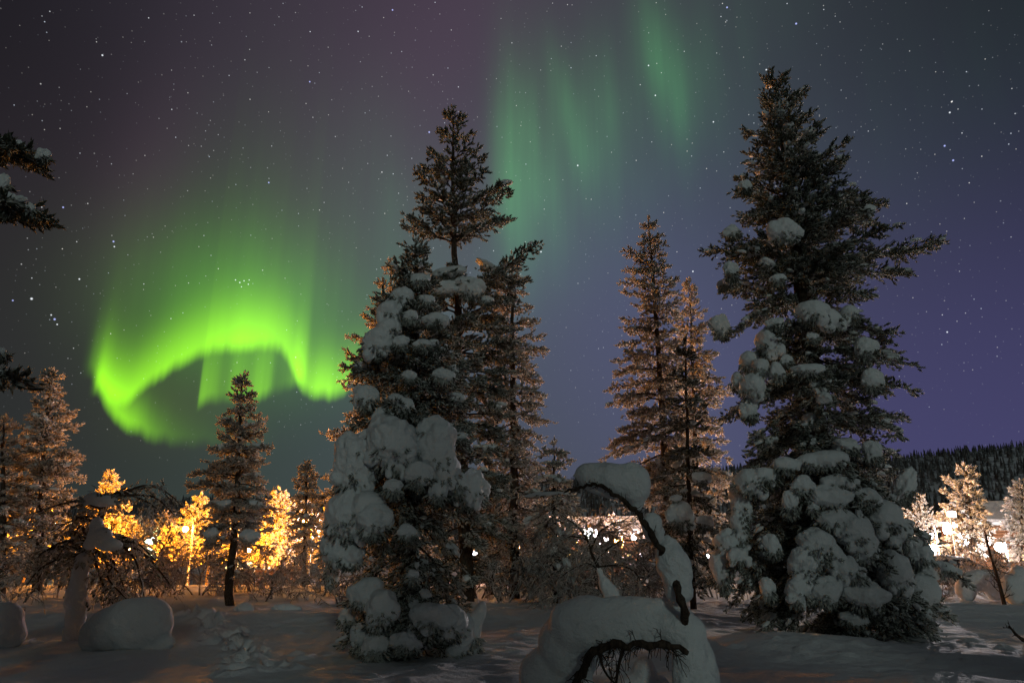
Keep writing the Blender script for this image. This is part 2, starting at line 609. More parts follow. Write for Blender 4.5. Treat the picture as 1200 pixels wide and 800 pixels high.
bumps = []          # (x, y, height, sx, sy)
for px, py, Y, h, sx_, sy_ in [(930, 770, 10.3, 0.24, 1.6, 0.9), (640, 715, 14.6, 0.10, 3.2, 0.8), (330, 715, 13.6, 0.10, 2.6, 0.7), (1130, 770, 9.6, 0.08, 0.9, 0.6),
                               (1120, 720, 15.5, .14, 2.5, .9), (60, 720, 14.5, .10, 2, .7), (720, 790, 5.8, .18, 1.1, .8)]:
    p = W(px, py, Y)
    bumps.append((p[0], Y, h, sx_, sy_))
track = []
for px, py in [(225, 722), (238, 731), (252, 741), (268, 755), (286, 772), (305, 792)]:
    d = ray(px, py)
    t = -EYE / d[2]
    track.append((d[0] * t, d[1] * t))
track = np.array(track)
prints = []
_rt = np.random.default_rng(11)
for i in range(64):
    u = i / 63 * (len(track) - 1)
    k = min(int(u), len(track) - 2)
    q = track[k] * (1 - u + k) + track[k + 1] * (u - k)
    prints.append((q[0] + _rt.normal(0, .16), q[1] + _rt.normal(0, .15), _rt.uniform(.09, .17), _rt.uniform(.08, .17)))

clods = []
for cx_, cy_, sp, n_ in [(-1.5, 9.2, 1.5, 40), (4.6, 11.2, 2.2, 60), (-5, 12.5, 2.5, 30), (1.0, 12.5, 3.0, 40), (7.0, 10.0, 1.5, 26), (-2.5, 12.5, 2.5, 30)]:
    for q_ in range(n_):
        clods.append((cx_ + _rt.normal(0, sp), cy_ + _rt.normal(0, sp * .6), _rt.uniform(.015, .06), _rt.uniform(.04, .13)))


def ground(x, y):
    x = np.asarray(x, float)
    y = np.asarray(y, float)
    z = 0.16 * (vnoise(x * .23, y * .30, 1) - .5) + 0.07 * (vnoise(x * .7 + 3, y * .9, 2) - .5) + 0.022 * (vnoise(x * 2.1, y * 2.6, 3) - .5)
    z = z - 2.7 * sstep(y, 22, 52)
    for bx, by, h, sx_, sy_ in bumps:
        z = z + h * np.exp(-((x - bx) / sx_) ** 2 - ((y - by) / sy_) ** 2)
    far = sstep(y, 90, 170)
    z = z + far * (1.6 * (vnoise(x * .02, y * .02, 5) - .5))
    return z


def ground_fine(x, y):
    z = ground(x, y)
    for bx, by, h, s in prints:
        d2 = ((x - bx) / s) ** 2 + ((y - by) / s) ** 2
        z = z - h * np.exp(-d2 ** 1.6) + h * .45 * np.exp(-(np.sqrt(d2) - 1.35) ** 2 * 8)
    for bx, by, h, s in clods:
        d2 = ((x - bx) / s) ** 2 + ((y - by) / (s * .8)) ** 2
        z = z + h * np.exp(-d2 ** 1.5)
    z = z + 0.012 * (vnoise(x * 9, y * 9, 7) - .5) + 0.035 * (np.abs(vnoise(x * 1.6 + y * .7, y * 3.4, 8) - .5)) + .016 * (vnoise(x * 4.5, y * 5, 12) - .5)
    return z


def gz(x, y):
    return float(ground(np.array([x]), np.array([y]))[0])


def axis(fine0, fine1, step, lo, hi, g):
    a = list(np.arange(fine0, fine1, step))
    s = step
    q = a[-1]
    while q < hi:
        s *= g
        q += s
        a.append(q)
    s = step
    q = a[0]
    pre = []
    while q > lo:
        s *= g
        q -= s
        pre.append(q)
    return np.array(pre[::-1] + a)


# ------------------------------------------------------------------ the setting: snow field, hill, far forest
gx = axis(-10, 11, 0.055, -1500, 1500, 1.07)
gy = axis(6.5, 17, 0.055, -60, 1500, 1.06)
X, Yg = np.meshgrid(gx, gy)
Z = ground_fine(X, Yg)
mb = MB()
nx, ny = len(gx), len(gy)
i = np.arange(ny - 1)[:, None] * nx
j = np.arange(nx - 1)[None, :]
mb.add(np.stack([X, Yg, Z], -1).reshape(-1, 3), None, np.stack([i + j, i + j + 1, i + nx + j + 1, i + nx + j], -1).reshape(-1, 4))
tag(mb.build('snow_ground', M['ground_snow'], None, True), kind='structure')

ridge = [(-250, 588), (0, 582), (180, 580), (400, 572), (700, 552), (900, 538), (1050, 527), (1200, 513), (1500, 492)]
RX = np.array([W(a, b, 420)[0] for a, b in ridge])
RZ = np.array([W(a, b, 420)[2] for a, b in ridge]) - 7.0


def hill(x, y):
    top = np.interp(x * 420 / np.maximum(y, 1), RX, RZ)
    t = sstep(y, 170, 420)
    return -3.0 + (top + 3.0) * t + 3 * (vnoise(x * .03, y * .03, 9) - .5) * t


hx = np.linspace(-900, 1000, 190)
hy = np.linspace(165, 620, 60)
X, Yg = np.meshgrid(hx, hy)
Z = hill(X, Yg)
nx, ny = len(hx), len(hy)
i = np.arange(ny - 1)[:, None] * nx
j = np.arange(nx - 1)[None, :]
mb = MB()
mb.add(np.stack([X, Yg, Z], -1).reshape(-1, 3), None, np.stack([i + j, i + j + 1, i + nx + j + 1, i + nx + j], -1).reshape(-1, 4))
tag(mb.build('hill', M['ground_snow'], None, True), kind='structure')

rng = np.random.default_rng(5)


def far_spruce(rng):
    """small far conifer: ragged drooping tiers"""
    v, f = [], []
    for k in range(7):
        z0 = 0.12 + 0.125 * k
        r = 0.19 * (1 - k / 7.6) * rng.uniform(.8, 1.15)
        n = 7
        o = len(v)
        v.append((0, 0, min(1.0, z0 + .22)))
        for q in range(n):
            a = q * 2 * math.pi / n + rng.random() * .5
            rr = r * rng.uniform(.55, 1.2)
            v.append((rr * math.cos(a), rr * math.sin(a), z0 + rng.uniform(-.04, .04)))
        for q in range(n):
            f.append((o, o + 1 + q, o + 1 + (q + 1) % n))
    return np.array(v), np.array(f)


FS = [far_spruce(rng) for _ in range(6)]
N = 15000
ty = 178 + 300 * rng.random(N) ** 0.8
tx = ty * rng.uniform(-1.15, 1.15, N)
keep = vnoise(tx * .02, ty * .02, 21) > .18
tx, ty = tx[keep], ty[keep]
tz = hill(tx, ty)
th = rng.uniform(2.6, 6.6, len(tx)) * (1 - .35 * sstep(ty, 330, 440))
mb = MB()
wh = rng.integers(0, 6, len(tx))
an = rng.uniform(0, 6.28, len(tx))
for k, (pv, pf) in enumerate(FS):
    s = wh == k
    n = int(s.sum())
    ca, sa = np.cos(an[s]), np.sin(an[s])
    v = np.stack([ca[:, None] * pv[None, :, 0] - sa[:, None] * pv[None, :, 1], sa[:, None] * pv[None, :, 0] + ca[:, None] * pv[None, :, 1],
                  np.repeat(pv[None, :, 2], n, 0)], -1) * th[s][:, None, None] + np.stack([tx[s], ty[s], tz[s] - .5], -1)[:, None, :]
    f = pf[None] + (np.arange(n) * len(pv))[:, None, None]
    mb.add(v.reshape(-1, 3), f.reshape(-1, 3))
tag(mb.build('hillside_forest', M['forest']), 'dark snow dusted spruce forest covering the far hillside', 'forest', kind='stuff')


# ------------------------------------------------------------------ snow clumps
def remeshed(name, blobs, voxel, mat, smooth_it=6, noise=0.0, seed=0):
    """ellipsoids (centre, radii, tilt) melted into one smooth lump"""
    bm = bmesh.new()
    for c, r, rot in blobs:
        mtx = Matrix.Translation(Vector(c)) @ Matrix.Rotation(rot, 4, 'Y') @ Matrix.Diagonal((r[0], r[1], r[2], 1))
        bmesh.ops.create_icosphere(bm, subdivisions=3, radius=1, matrix=mtx)
    me = bpy.data.meshes.new(name + '_source')
    bm.to_mesh(me)
    bm.free()
    o = bpy.data.objects.new(name + '_source', me)
    C.objects.link(o)
    rm = o.modifiers.new('r', 'REMESH')
    rm.mode = 'VOXEL'
    rm.voxel_size = voxel
    sm = o.modifiers.new('s', 'SMOOTH')
    sm.iterations = smooth_it
    sm.factor = 0.5
    dg = bpy.context.evaluated_depsgraph_get()
    out = bpy.data.meshes.new_from_object(o.evaluated_get(dg))
    bpy.data.objects.remove(o)
    bpy.data.meshes.remove(me)
    out.name = name
    n = len(out.vertices)
    co = np.zeros(n * 3, np.float32)
    out.vertices.foreach_get('co', co)
    co = co.reshape(-1, 3)
    if noise:
        sc = 1.6 / max(1e-6, np.ptp(co[:, 0]))
        nv = vnoise(co[:, 0] * sc * 3 + seed, co[:, 2] * sc * 3 + co[:, 1] * sc * 2, seed) - .5
        nv2 = vnoise(co[:, 0] * sc * 8 + seed, co[:, 2] * sc * 8 - co[:, 1] * sc * 7, seed + 3) - .5
        nn = np.zeros(n * 3, np.float32)
        out.vertices.foreach_get('normal', nn)
        co = co + nn.reshape(-1, 3) * (nv * noise + nv2 * noise * .35)[:, None]
        out.vertices.foreach_set('co', co.astype(np.float32).ravel())
    out.materials.clear()
    out.materials.append(mat)
    out.polygons.foreach_set('use_smooth', np.ones(len(out.polygons), bool))
    out.update()
    return out


CLUMPS = []
for k in range(14):
    r = np.random.default_rng(100 + k)
    bl = [((0, 0, .04), (.42, .40, .36), r.uniform(-.25, .25))]
    for q in range(r.integers(1, 4)):
        a = r.uniform(0, 6.28)
        q_ = r.uniform(.17, .26)
        bl.append(((.30 * math.cos(a), .24 * math.sin(a), r.uniform(-.14, .10)), (q_, q_, q_ * .95), r.uniform(-.5, .5)))
    for q in range(r.integers(1, 4)):      # lobes hanging down between the twigs
        a = r.uniform(0, 6.28)
        bl.append(((.22 * math.cos(a), .20 * math.sin(a), r.uniform(-.34, -.24)), (.11, .11, r.uniform(.14, .20)), r.uniform(-.3, .3)))
    me = remeshed('snow_clump', bl, 0.035, M['snow'], 6, 0.11, k)
    co = np.zeros(len(me.vertices) * 3, np.float32)
    me.vertices.foreach_get('co', co)
    co = co.reshape(-1, 3)
    lo, hi = co.min(0), co.max(0)
    co = (co - (lo + hi) / 2) / (hi - lo)            # unit box
    me.vertices.foreach_set('co', co.ravel())
    me.update()
    CLUMPS.append(me)


def clump(parent, px, py, w, h, Y, rng, depth=None, tufts=None, over=1.18, tilt=0.0):
    """one snow clump seen w x h pixels large, sitting on the tree"""
    c = W(px, py, Y)
    s = mpp(px, py, Y)
    o = link('snow_clump', CLUMPS[rng.integers(0, len(CLUMPS))], parent)
    sxx, szz = w * s * over, h * s * over
    syy = (depth or min(max(.6 * (sxx + szz) / 2, .55 * sxx), 1.1 * sxx))
    o.location = c
    o.scale = (sxx * (1 if rng.random() < .5 else -1), syy, szz)
    o.rotation_euler = (rng.uniform(.0, .35), tilt + rng.uniform(-.12, .12), rng.uniform(-.35, .35))
    if tufts is not None:
        n = int(10 + 230 * (sxx * szz) ** .5)
        a = rng.uniform(0, 2 * math.pi, n)
        el = -rng.random(n) ** .8 * 1.3 - 0.12
        d = np.stack([np.cos(a) * np.cos(el), np.sin(a) * np.cos(el), np.sin(el)], -1)
        p = c + d * np.array([sxx, syy, szz]) * rng.uniform(.22, .44, (n, 1))
        tufts.append((p, d + np.array([0, 0, -.25]), rng.uniform(.07, .13, n)))


# ------------------------------------------------------------------ conifers
SNOWBLOB = None


def ico(sub):
    bm = bmesh.new()
    bmesh.ops.create_icosphere(bm, subdivisions=sub, radius=1)
    v = np.array([tuple(x.co) for x in bm.verts])
    f = np.array([[y.index for y in x.verts] for x in bm.faces])
    bm.free()
    return v, f


ICO2 = ico(2)


def add_pads(mb, pos, d, size, rng, mi=0):
    """small snow pads lying along the boughs"""
    pv, pf = ICO2
    n = len(pos)
    if not n:
        return
    h = d.copy()
    h[:, 2] *= .6
    h /= np.linalg.norm(h, axis=1, keepdims=True) + 1e-9
    side = np.cross(h, np.array([0, 0, 1.0]))
    side /= np.linalg.norm(side, axis=1, keepdims=True) + 1e-9
    up = np.cross(side, h)
    nz = 1 + .22 * np.sin(pv[:, 0] * 4.1 + pv[:, 2] * 3) * np.cos(pv[:, 1] * 5)
    pvv = pv * nz[:, None]
    k = rng.uniform(.8, 1.2, (n, 3)) * np.array([1.0, .55, .38])
    v = (pvv[None, :, 0, None] * h[:, None, :] * k[:, 0, None, None] + pvv[None, :, 1, None] * side[:, None, :] * k[:, 1, None, None]
         + pvv[None, :, 2, None] * up[:, None, :] * k[:, 2, None, None]) * size[:, None, None] + pos[:, None, :]
    f = pf[None] + (np.arange(n) * len(pv))[:, None, None]
    mb.add(v.reshape(-1, 3), f.reshape(-1, 3), None, mi)


def conifer(name, label, cat, trunk, Y, outline, limbs=115, seed=1, group=None, mat='needles', pitch=(40, -10), sag=.25, tuft=.16,
            twig=.10, tsp=.085, tmax=.55, trunk_r=.13, pads=0.0, pad_size=.16, clumps=(), melt=(), melt_scale=.54, auto=0, auto_size=(.14, .30), skirt=0, gaps=(), front=.75, far=False, jitter=(.60, 1.14), bare=0.0, frond=.5, custom=()):
    rng = np.random.default_rng(seed)
    protos = TUFTS_FAR if far else TUFTS
    tp = np.array([W(a, b, Y) for a, b in trunk])
    base = tp[0].copy()
    base[2] = gz(base[0], Y) - .12
    if tp[0][2] > base[2]:
        tp = np.vstack([base, tp])
    else:
        tp[0] = base
    order = np.argsort(tp[:, 2])
    tp = tp[order]
    root = thing(name, label, cat, (float(tp[0][0]), float(Y), float(tp[0][2] + .12)), group)
    oz = np.array([W(600, y, Y)[2] for y, l, r in outline])
    ol = np.array([W(l, y, Y)[0] for y, l, r in outline])
    orr = np.array([W(r, y, Y)[0] for y, l, r in outline])
    o = np.argsort(oz)
    oz, ol, orr = oz[o], ol[o], orr[o]
    ztop, zlow = oz[-1], oz[0]
    T = lambda z: np.array([np.interp(z, tp[:, 2], tp[:, 0]), Y, z])
    tmb = MB()
    zz = np.linspace(tp[0][2], tp[-1][2], 16)
    H = tp[-1][2] - tp[0][2]
    wob = np.array([T(z) for z in zz])
    wob[1:-1, :2] += rng.normal(0, trunk_r * .10, (14, 2))
    tmb.tube(wob, [trunk_r * (1 - (z - tp[0][2]) / H) ** .75 + .012 for z in zz], 9)
    tw_a, tw_d, tw_l = [], [], []
    pa, pd = [], []
    g = rng.uniform(0, 6.28)
    u = (np.arange(limbs) + rng.uniform(-.4, .4, limbs)) / limbs
    nwh = max(6, int(limbs / 7.5))
    u = (np.floor(u * nwh) + .5 + rng.normal(0, .16, limbs)) / nwh
    zs = zlow + (ztop - zlow) * np.clip(u, 0, .995)
    whorls = []
    for q, z in enumerate(zs):
        g += 2.39996 + rng.uniform(-.4, .4)
        skip = False
        f = (z - zlow) / (ztop - zlow)
        for y0, y1, kp in gaps:
            za, zb = W(600, y1, Y)[2], W(600, y0, Y)[2]
            if za < z < zb and rng.random() > kp:
                skip = True
        if skip:
            continue
        whorls.append((z, g, f))
    limb_list = []
    for z, g, f in whorls:
        t0 = T(z)
        lx, rx = np.interp(z, oz, ol), np.interp(z, oz, orr)
        R, Lx = max(.05, rx - t0[0]), max(.05, t0[0] - lx)
        cx = math.cos(g)
        rr = math.sqrt(((R if cx > 0 else Lx) * cx) ** 2 + ((R + Lx) / 2 * front * math.sin(g)) ** 2) * (rng.uniform(jitter[0] - .08, jitter[0] + .25) if rng.random() < .5 else rng.uniform(.88, jitter[1]))
        p = math.tan(math.radians(pitch[1] + (pitch[0] - pitch[1]) * f ** 1.3 + rng.uniform(-8, 8)))
        sg = sag * (1 - f) * rng.uniform(.6, 1.3)
        za = min(z - rr * (p - sg), ztop - .03)
        za = max(za, tp[0][2] + .35)
        limb_list.append((za, g, rr, p, sg))
    for (px, py, px2, py2, dy) in custom:       # boughs that stick out
        a, b = W(px, py, Y), W(px2, py2, Y)
        b[1] += dy
        dd = b - a
        rr = math.hypot(dd[0], dd[1])
        limb_list.append((a[2], math.atan2(dd[1], dd[0]), rr, dd[2] / rr + .1, .1))
    for q in range(skirt):                       # low boughs sweeping down to the snow
        z = zlow + (ztop - zlow) * rng.uniform(.0, .10)
        t0 = T(z)
        R, Lx = np.interp(z, oz, orr) - t0[0], t0[0] - np.interp(z, oz, ol)
        g = rng.uniform(math.pi, 2 * math.pi) if rng.random() < .8 else rng.uniform(0, math.pi)
        cx = math.cos(g)
        rr = math.sqrt(((R if cx > 0 else Lx) * cx) ** 2 + ((R + Lx) / 2 * front * math.sin(g)) ** 2) * rng.uniform(.6, 1.05)
        limb_list.append((z + rr * .55, g, rr, -.25, .30))
    limb_tips = []
    for za, g, rr, p, sg in limb_list:
        a0 = T(za)
        t = np.linspace(0, 1, 7)
        dirx, diry = math.cos(g), math.sin(g)
        bend = rng.uniform(-.3, .3)
        hx_, hy_ = dirx * t - diry * bend * t * t, diry * t + dirx * bend * t * t
        P = np.stack([a0[0] + hx_ * rr, a0[1] + hy_ * rr, a0[2] + rr * (p * t - sg * t * t)], -1)
        P[1:] += np.cumsum(rng.normal(0, .008 + .010 * rr, (6, 3)), 0)
        limb_tips.append((P[2], P[6], rr))
        r0 = min(.010 + .016 * rr, trunk_r * .6)
        tmb.tube(P, r0 * (1 - t * .75), 5, cap=False)
        nt = max(4, int(2 * rr / twig))
        tt = bare + (1 - bare) * np.clip(rng.random(nt) ** .75, .03, 1)
        sd = np.where(np.arange(nt) % 2 == 0, 1.0, -1.0)
        k = np.minimum((tt * 6).astype(int), 5)
        fr = tt * 6 - k
        pos = P[k] * (1 - fr)[:, None] + P[k + 1] * fr[:, None]
        tan = P[k + 1] - P[k]
        tan /= np.linalg.norm(tan, axis=1, keepdims=True) + 1e-9
        lat = np.cross(tan, np.array([0, 0, 1.0]))
        lat /= np.linalg.norm(lat, axis=1, keepdims=True) + 1e-9
        ln = np.clip((rr * (1 - tt) * frond + .14) * rng.uniform(.55, 1.1, nt), .08, tmax)
        dr = tan * .75 + lat * (sd * rng.uniform(.45, 1.0, nt))[:, None] + np.array([0, 0, 1.0]) * rng.uniform(-.50, .40, nt)[:, None]
        dr /= np.linalg.norm(dr, axis=1, keepdims=True)
        tw_a.append(pos)
        tw_d.append(dr)
        tw_l.append(ln)
        tw_a.append(P[-2:])
        tw_d.append(np.stack([tan[-1] if nt else P[-1] - P[-2]] * 2))
        tw_l.append(np.array([.14, .12]))
        if pads:
            n = rng.poisson(rr * pads)
            if n:
                t2 = rng.uniform(.35, 1.0, n)
                k = np.minimum((t2 * 6).astype(int), 5)
                fr = t2 * 6 - k
                q = P[k] * (1 - fr)[:, None] + P[k + 1] * fr[:, None]
                q = q + rng.normal(0, .07 * rr ** .5, (n, 3)) * np.array([1, 1, .3]) + np.array([0, 0, .05])
                pa.append(q)
                pd.append(P[k + 1] - P[k])
    # leader
    tw_a.append(np.array([T(ztop - .05)] * 3))
    tw_d.append(np.array([[0, 0, 1.], [.3, 0, 1], [-.3, .2, 1]]) / 1.1)
    tw_l.append(np.array([.2, .15, .15]))
    A, Dr, Ln = np.vstack(tw_a), np.vstack(tw_d), np.concatenate(tw_l)
    cmb = MB()
    add_twigs(cmb, A, Dr, Ln, np.clip(.012 * Ln / .3, .004, .012) * (tuft / .16), 1)
    cnt = np.maximum(1, np.ceil(Ln / tsp)).astype(int)
    idx = np.repeat(np.arange(len(A)), cnt)
    s = (np.concatenate([np.arange(c) for c in cnt]) + rng.uniform(.2, 1.0, len(idx))) / np.repeat(cnt, cnt)
    pos = A[idx] + Dr[idx] * (Ln[idx] * s)[:, None]
    pos[:, 2] -= .25 * (Ln[idx] * s) ** 2
    pos += rng.normal(0, .012, pos.shape)
    d = Dr[idx] + rng.normal(0, .45, pos.shape) + np.array([0, 0, .10])
    add_tufts(cmb, pos, d, tuft * rng.uniform(.7, 1.25, len(pos)), rng, protos)
    tl = []
    tl0 = tl

    def front_depth(px, py):
        c0 = W(px, py, Y)
        lx, rx = np.interp(c0[2], oz, ol), np.interp(c0[2], oz, orr)
        half = (rx - lx) / 2
        q = np.clip(abs(c0[0] - (rx + lx) / 2) / max(half, .1), 0, 1)
        return half * front * math.sqrt(max(0, 1 - q * q)) * .95 + .10, np.clip((c0[0] - T(c0[2])[0]) / max(half, .1), -1, 1)
    for k, grp in enumerate(melt):              # boughs whose loads have run together
        bl, c00 = [], None
        for px, py, w, h in grp:
            dep, side_ = front_depth(px, py)
            c = W(px, py, Y - dep)
            c00 = c if c00 is None else c00
            m1 = mpp(px, py, Y - dep)
            bl.append((tuple(c - c00), (w * m1 * melt_scale, min(w, h) * m1 * .50, h * m1 * melt_scale), .30 * side_))
            n = int(12 + 260 * (w * h) ** .5 * m1)
            a = rng.uniform(0, 6.28, n)
            el_ = -rng.random(n) ** .7 * 1.3 - .15
            dd_ = np.stack([np.cos(a) * np.cos(el_), np.sin(a) * np.cos(el_), np.sin(el_)], -1)
            tl0.append((c + dd_ * np.array([w, min(w, h), h]) * m1 * rng.uniform(.30, .56, (n, 1)), dd_ + np.array([0, 0, -.3]), rng.uniform(.07, .13, n)))
            for e in range(rng.integers(2, 5)):   # crumbs and hanging lobes along the lower edge
                a = rng.uniform(-1.2, 1.2)
                rr_ = rng.uniform(.10, .22) * min(w, h) * m1
                bl.append((tuple(c - c00 + np.array([math.sin(a) * w * .45, -.2 * min(w, h), -math.cos(a) * h * .46]) * m1), (rr_, rr_, rr_ * rng.uniform(1, 1.8)), 0))
        vox = max(.014, mpp(grp[0][0], grp[0][1], Y) * 1.3)
        o = link('snow_clump', remeshed('snow_clump', bl, vox, M['snow'], 4, .075, seed * 20 + k), root)
        o.location = c00
    clumps = [c_ for c_ in clumps if all(math.hypot(c_[0] - b_[0], c_[1] - b_[1]) > 9 for grp in melt for b_ in grp)]
    for (px, py, w, h, *off) in clumps:
        c0 = W(px, py, Y)
        lx, rx = np.interp(c0[2], oz, ol), np.interp(c0[2], oz, orr)
        half = (rx - lx) / 2
        q = np.clip(abs(c0[0] - (rx + lx) / 2) / max(half, .1), 0, 1)
        dep = half * front * math.sqrt(max(0, 1 - q * q)) * .95 + .10 + (off[0] if off else 0)
        Yc = Y - dep
        til = .38 * np.clip((c0[0] - T(c0[2])[0]) / max(half, .1), -1, 1)
        clump(root, px, py, w, h, Yc, rng, None, tl, 1.18, til)
    if auto:
        cand = [q for q in limb_tips if q[1][1] < Y + .1 and q[2] > .35]
        rng.shuffle(cand)
        for ta, tb, rr_l in cand[:auto]:
            t_ = rng.uniform(.55, .98)
            c = ta * (1 - t_) + tb * t_
            sx_ = rng.uniform(*auto_size)
            o = link('snow_clump', CLUMPS[rng.integers(0, len(CLUMPS))], root)
            slope = math.atan2(ta[2] - tb[2], rr_l)
            o.location = c + np.array([0, -.04, sx_ * .18])
            o.scale = (sx_ * rng.uniform(1.0, 1.7), sx_, sx_ * rng.uniform(.55, .9))
            az_ = math.atan2(tb[1] - ta[1], tb[0] - ta[0])
            o.rotation_euler = (0, np.clip(slope, -.3, .8) * .8, az_)
            n = int(10 + 150 * sx_)
            a = rng.uniform(0, 6.28, n)
            dd_ = np.stack([np.cos(a), np.sin(a), -rng.random(n) * 1.2 - .1], -1)
            tl.append((c + dd_ * sx_ * rng.uniform(.2, .5, (n, 1)), dd_, rng.uniform(.07, .12, n)))
    for p_, d_, s_ in tl:
        add_tufts(cmb, p_, d_, s_, rng, protos)
    tmb.build('trunk', M['bark'], root, True)
    if pa:
        pa, pd = np.vstack(pa), np.vstack(pd)
        add_pads(cmb, pa, pd, pad_size * rng.uniform(.5, 1.3, len(pa)), rng, 2)
    cmb.build('crown', [M[mat], M['bark'], M['snow']], root)
    return root


# the big snow-laden spruce on the right
conifer('spruce', 'huge dark snow laden spruce standing tallest on the right', 'tree',
        [(985, 742), (972, 620), (962, 520), (946, 380), (930, 250), (916, 150), (905, 86)], 12.3,
        [(86, 902, 908), (108, 896, 937), (143, 881, 948), (169, 868, 975), (195, 868, 977), (222, 858, 1001), (240, 852, 1036), (265, 845, 1032), (300, 828, 1050),
         (340, 842, 1034), (366, 848, 1026), (385, 872, 1014), (400, 878, 1034), (422, 866, 1048), (450, 858, 1060), (477, 856, 1060), (494, 855, 1044), (516, 852, 1040),
         (535, 846, 1056), (560, 840, 1066), (600, 850, 1072), (627, 840, 1084), (660, 836, 1098), (690, 836, 1105), (716, 848, 1104), (735, 866, 1092), (752, 930, 1084)],
        limbs=237, seed=4, mat='needles', pitch=(48, -22), sag=.45, tuft=.115, twig=.075, tsp=.055, tmax=.5, trunk_r=.2, pads=5, pad_size=.085, auto=34, auto_size=(.14, .28), skirt=46, melt_scale=.47,
        melt=[[(979, 608, 50, 30), (1000, 622, 50, 40), (1008, 642, 34, 34)], [(956, 636, 46, 40), (975, 648, 30, 26)], [(988, 664, 40, 28), (1004, 672, 26, 22)], [(940, 662, 32, 46), (934, 690, 30, 32)],
              [(1036, 604, 48, 40), (1052, 622, 32, 36)], [(1015, 583, 40, 24), (1000, 575, 24, 16)], [(1046, 668, 40, 46), (1056, 690, 28, 30)], [(1075, 646, 32, 40), (1084, 668, 22, 30)], [(1076, 704, 28, 28)], [(880, 564, 38, 32), (893, 557, 44, 22), (868, 590, 22, 44), (866, 612, 20, 40)],
              [(967, 538, 64, 20), (945, 540, 30, 18), (921, 544, 32, 20)], [(951, 364, 44, 28), (972, 374, 30, 28), (995, 368, 24, 22)], [(899, 403, 30, 36), (878, 422, 26, 28), (882, 453, 32, 32), (866, 446, 18, 22), (890, 430, 24, 24)],
              [(984, 565, 50, 16)], [(853, 633, 34, 28), (847, 660, 20, 36), (865, 651, 26, 20)]],
        gaps=[(488, 520, .45), (345, 380, .6)], custom=[(945, 330, 1092, 284, -.3), (940, 300, 828, 296, -.2), (935, 350, 846, 396, -.4), (960, 500, 1062, 486, .2), (950, 430, 1066, 440, 0.3), (930, 250, 1038, 240, 0)],
        clumps=[(920, 272, 38, 28), (874, 220, 14, 16), (857, 272, 20, 16), (857, 318, 18, 22), (848, 334, 14, 12), (846, 384, 22, 28), (911, 327, 18, 11), (1014, 246, 20, 14),
                (951, 364, 44, 28), (972, 374, 28, 26), (995, 368, 24, 22), (908, 380, 20, 14), (899, 403, 30, 36), (878, 422, 26, 28), (882, 453, 32, 30), (866, 448, 18, 20), (878, 482, 20, 24),
                (921, 422, 14, 12), (911, 436, 16, 22), (947, 434, 34, 14), (952, 395, 14, 12), (1014, 411, 24, 28), (1022, 447, 24, 28), (992, 522, 30, 14), (967, 538, 64, 20), (921, 544, 32, 20),
                (1022, 530, 22, 24), (893, 557, 44, 22), (880, 564, 36, 32), (869, 600, 20, 40), (926, 591, 16, 30), (940, 570, 26, 24), (973, 585, 44, 30), (988, 567, 56, 20), (1015, 582, 42, 32),
                (1036, 606, 56, 50), (1060, 570, 20, 44), (953, 594, 13, 16), (853, 633, 34, 28), (865, 651, 26, 20), (847, 672, 20, 42), (979, 616, 66, 42), (1002, 630, 60, 56), (955, 639, 50, 44),
                (988, 660, 46, 34), (940, 662, 34, 44), (967, 693, 36, 32), (1012, 699, 48, 34), (1048, 672, 52, 58), (1075, 648, 38, 44), (934, 692, 32, 30), (1078, 694, 36, 38), (1060, 720, 26, 24), (900, 690, 16, 24), (905, 640, 18, 26), (1000, 725, 30, 14)])

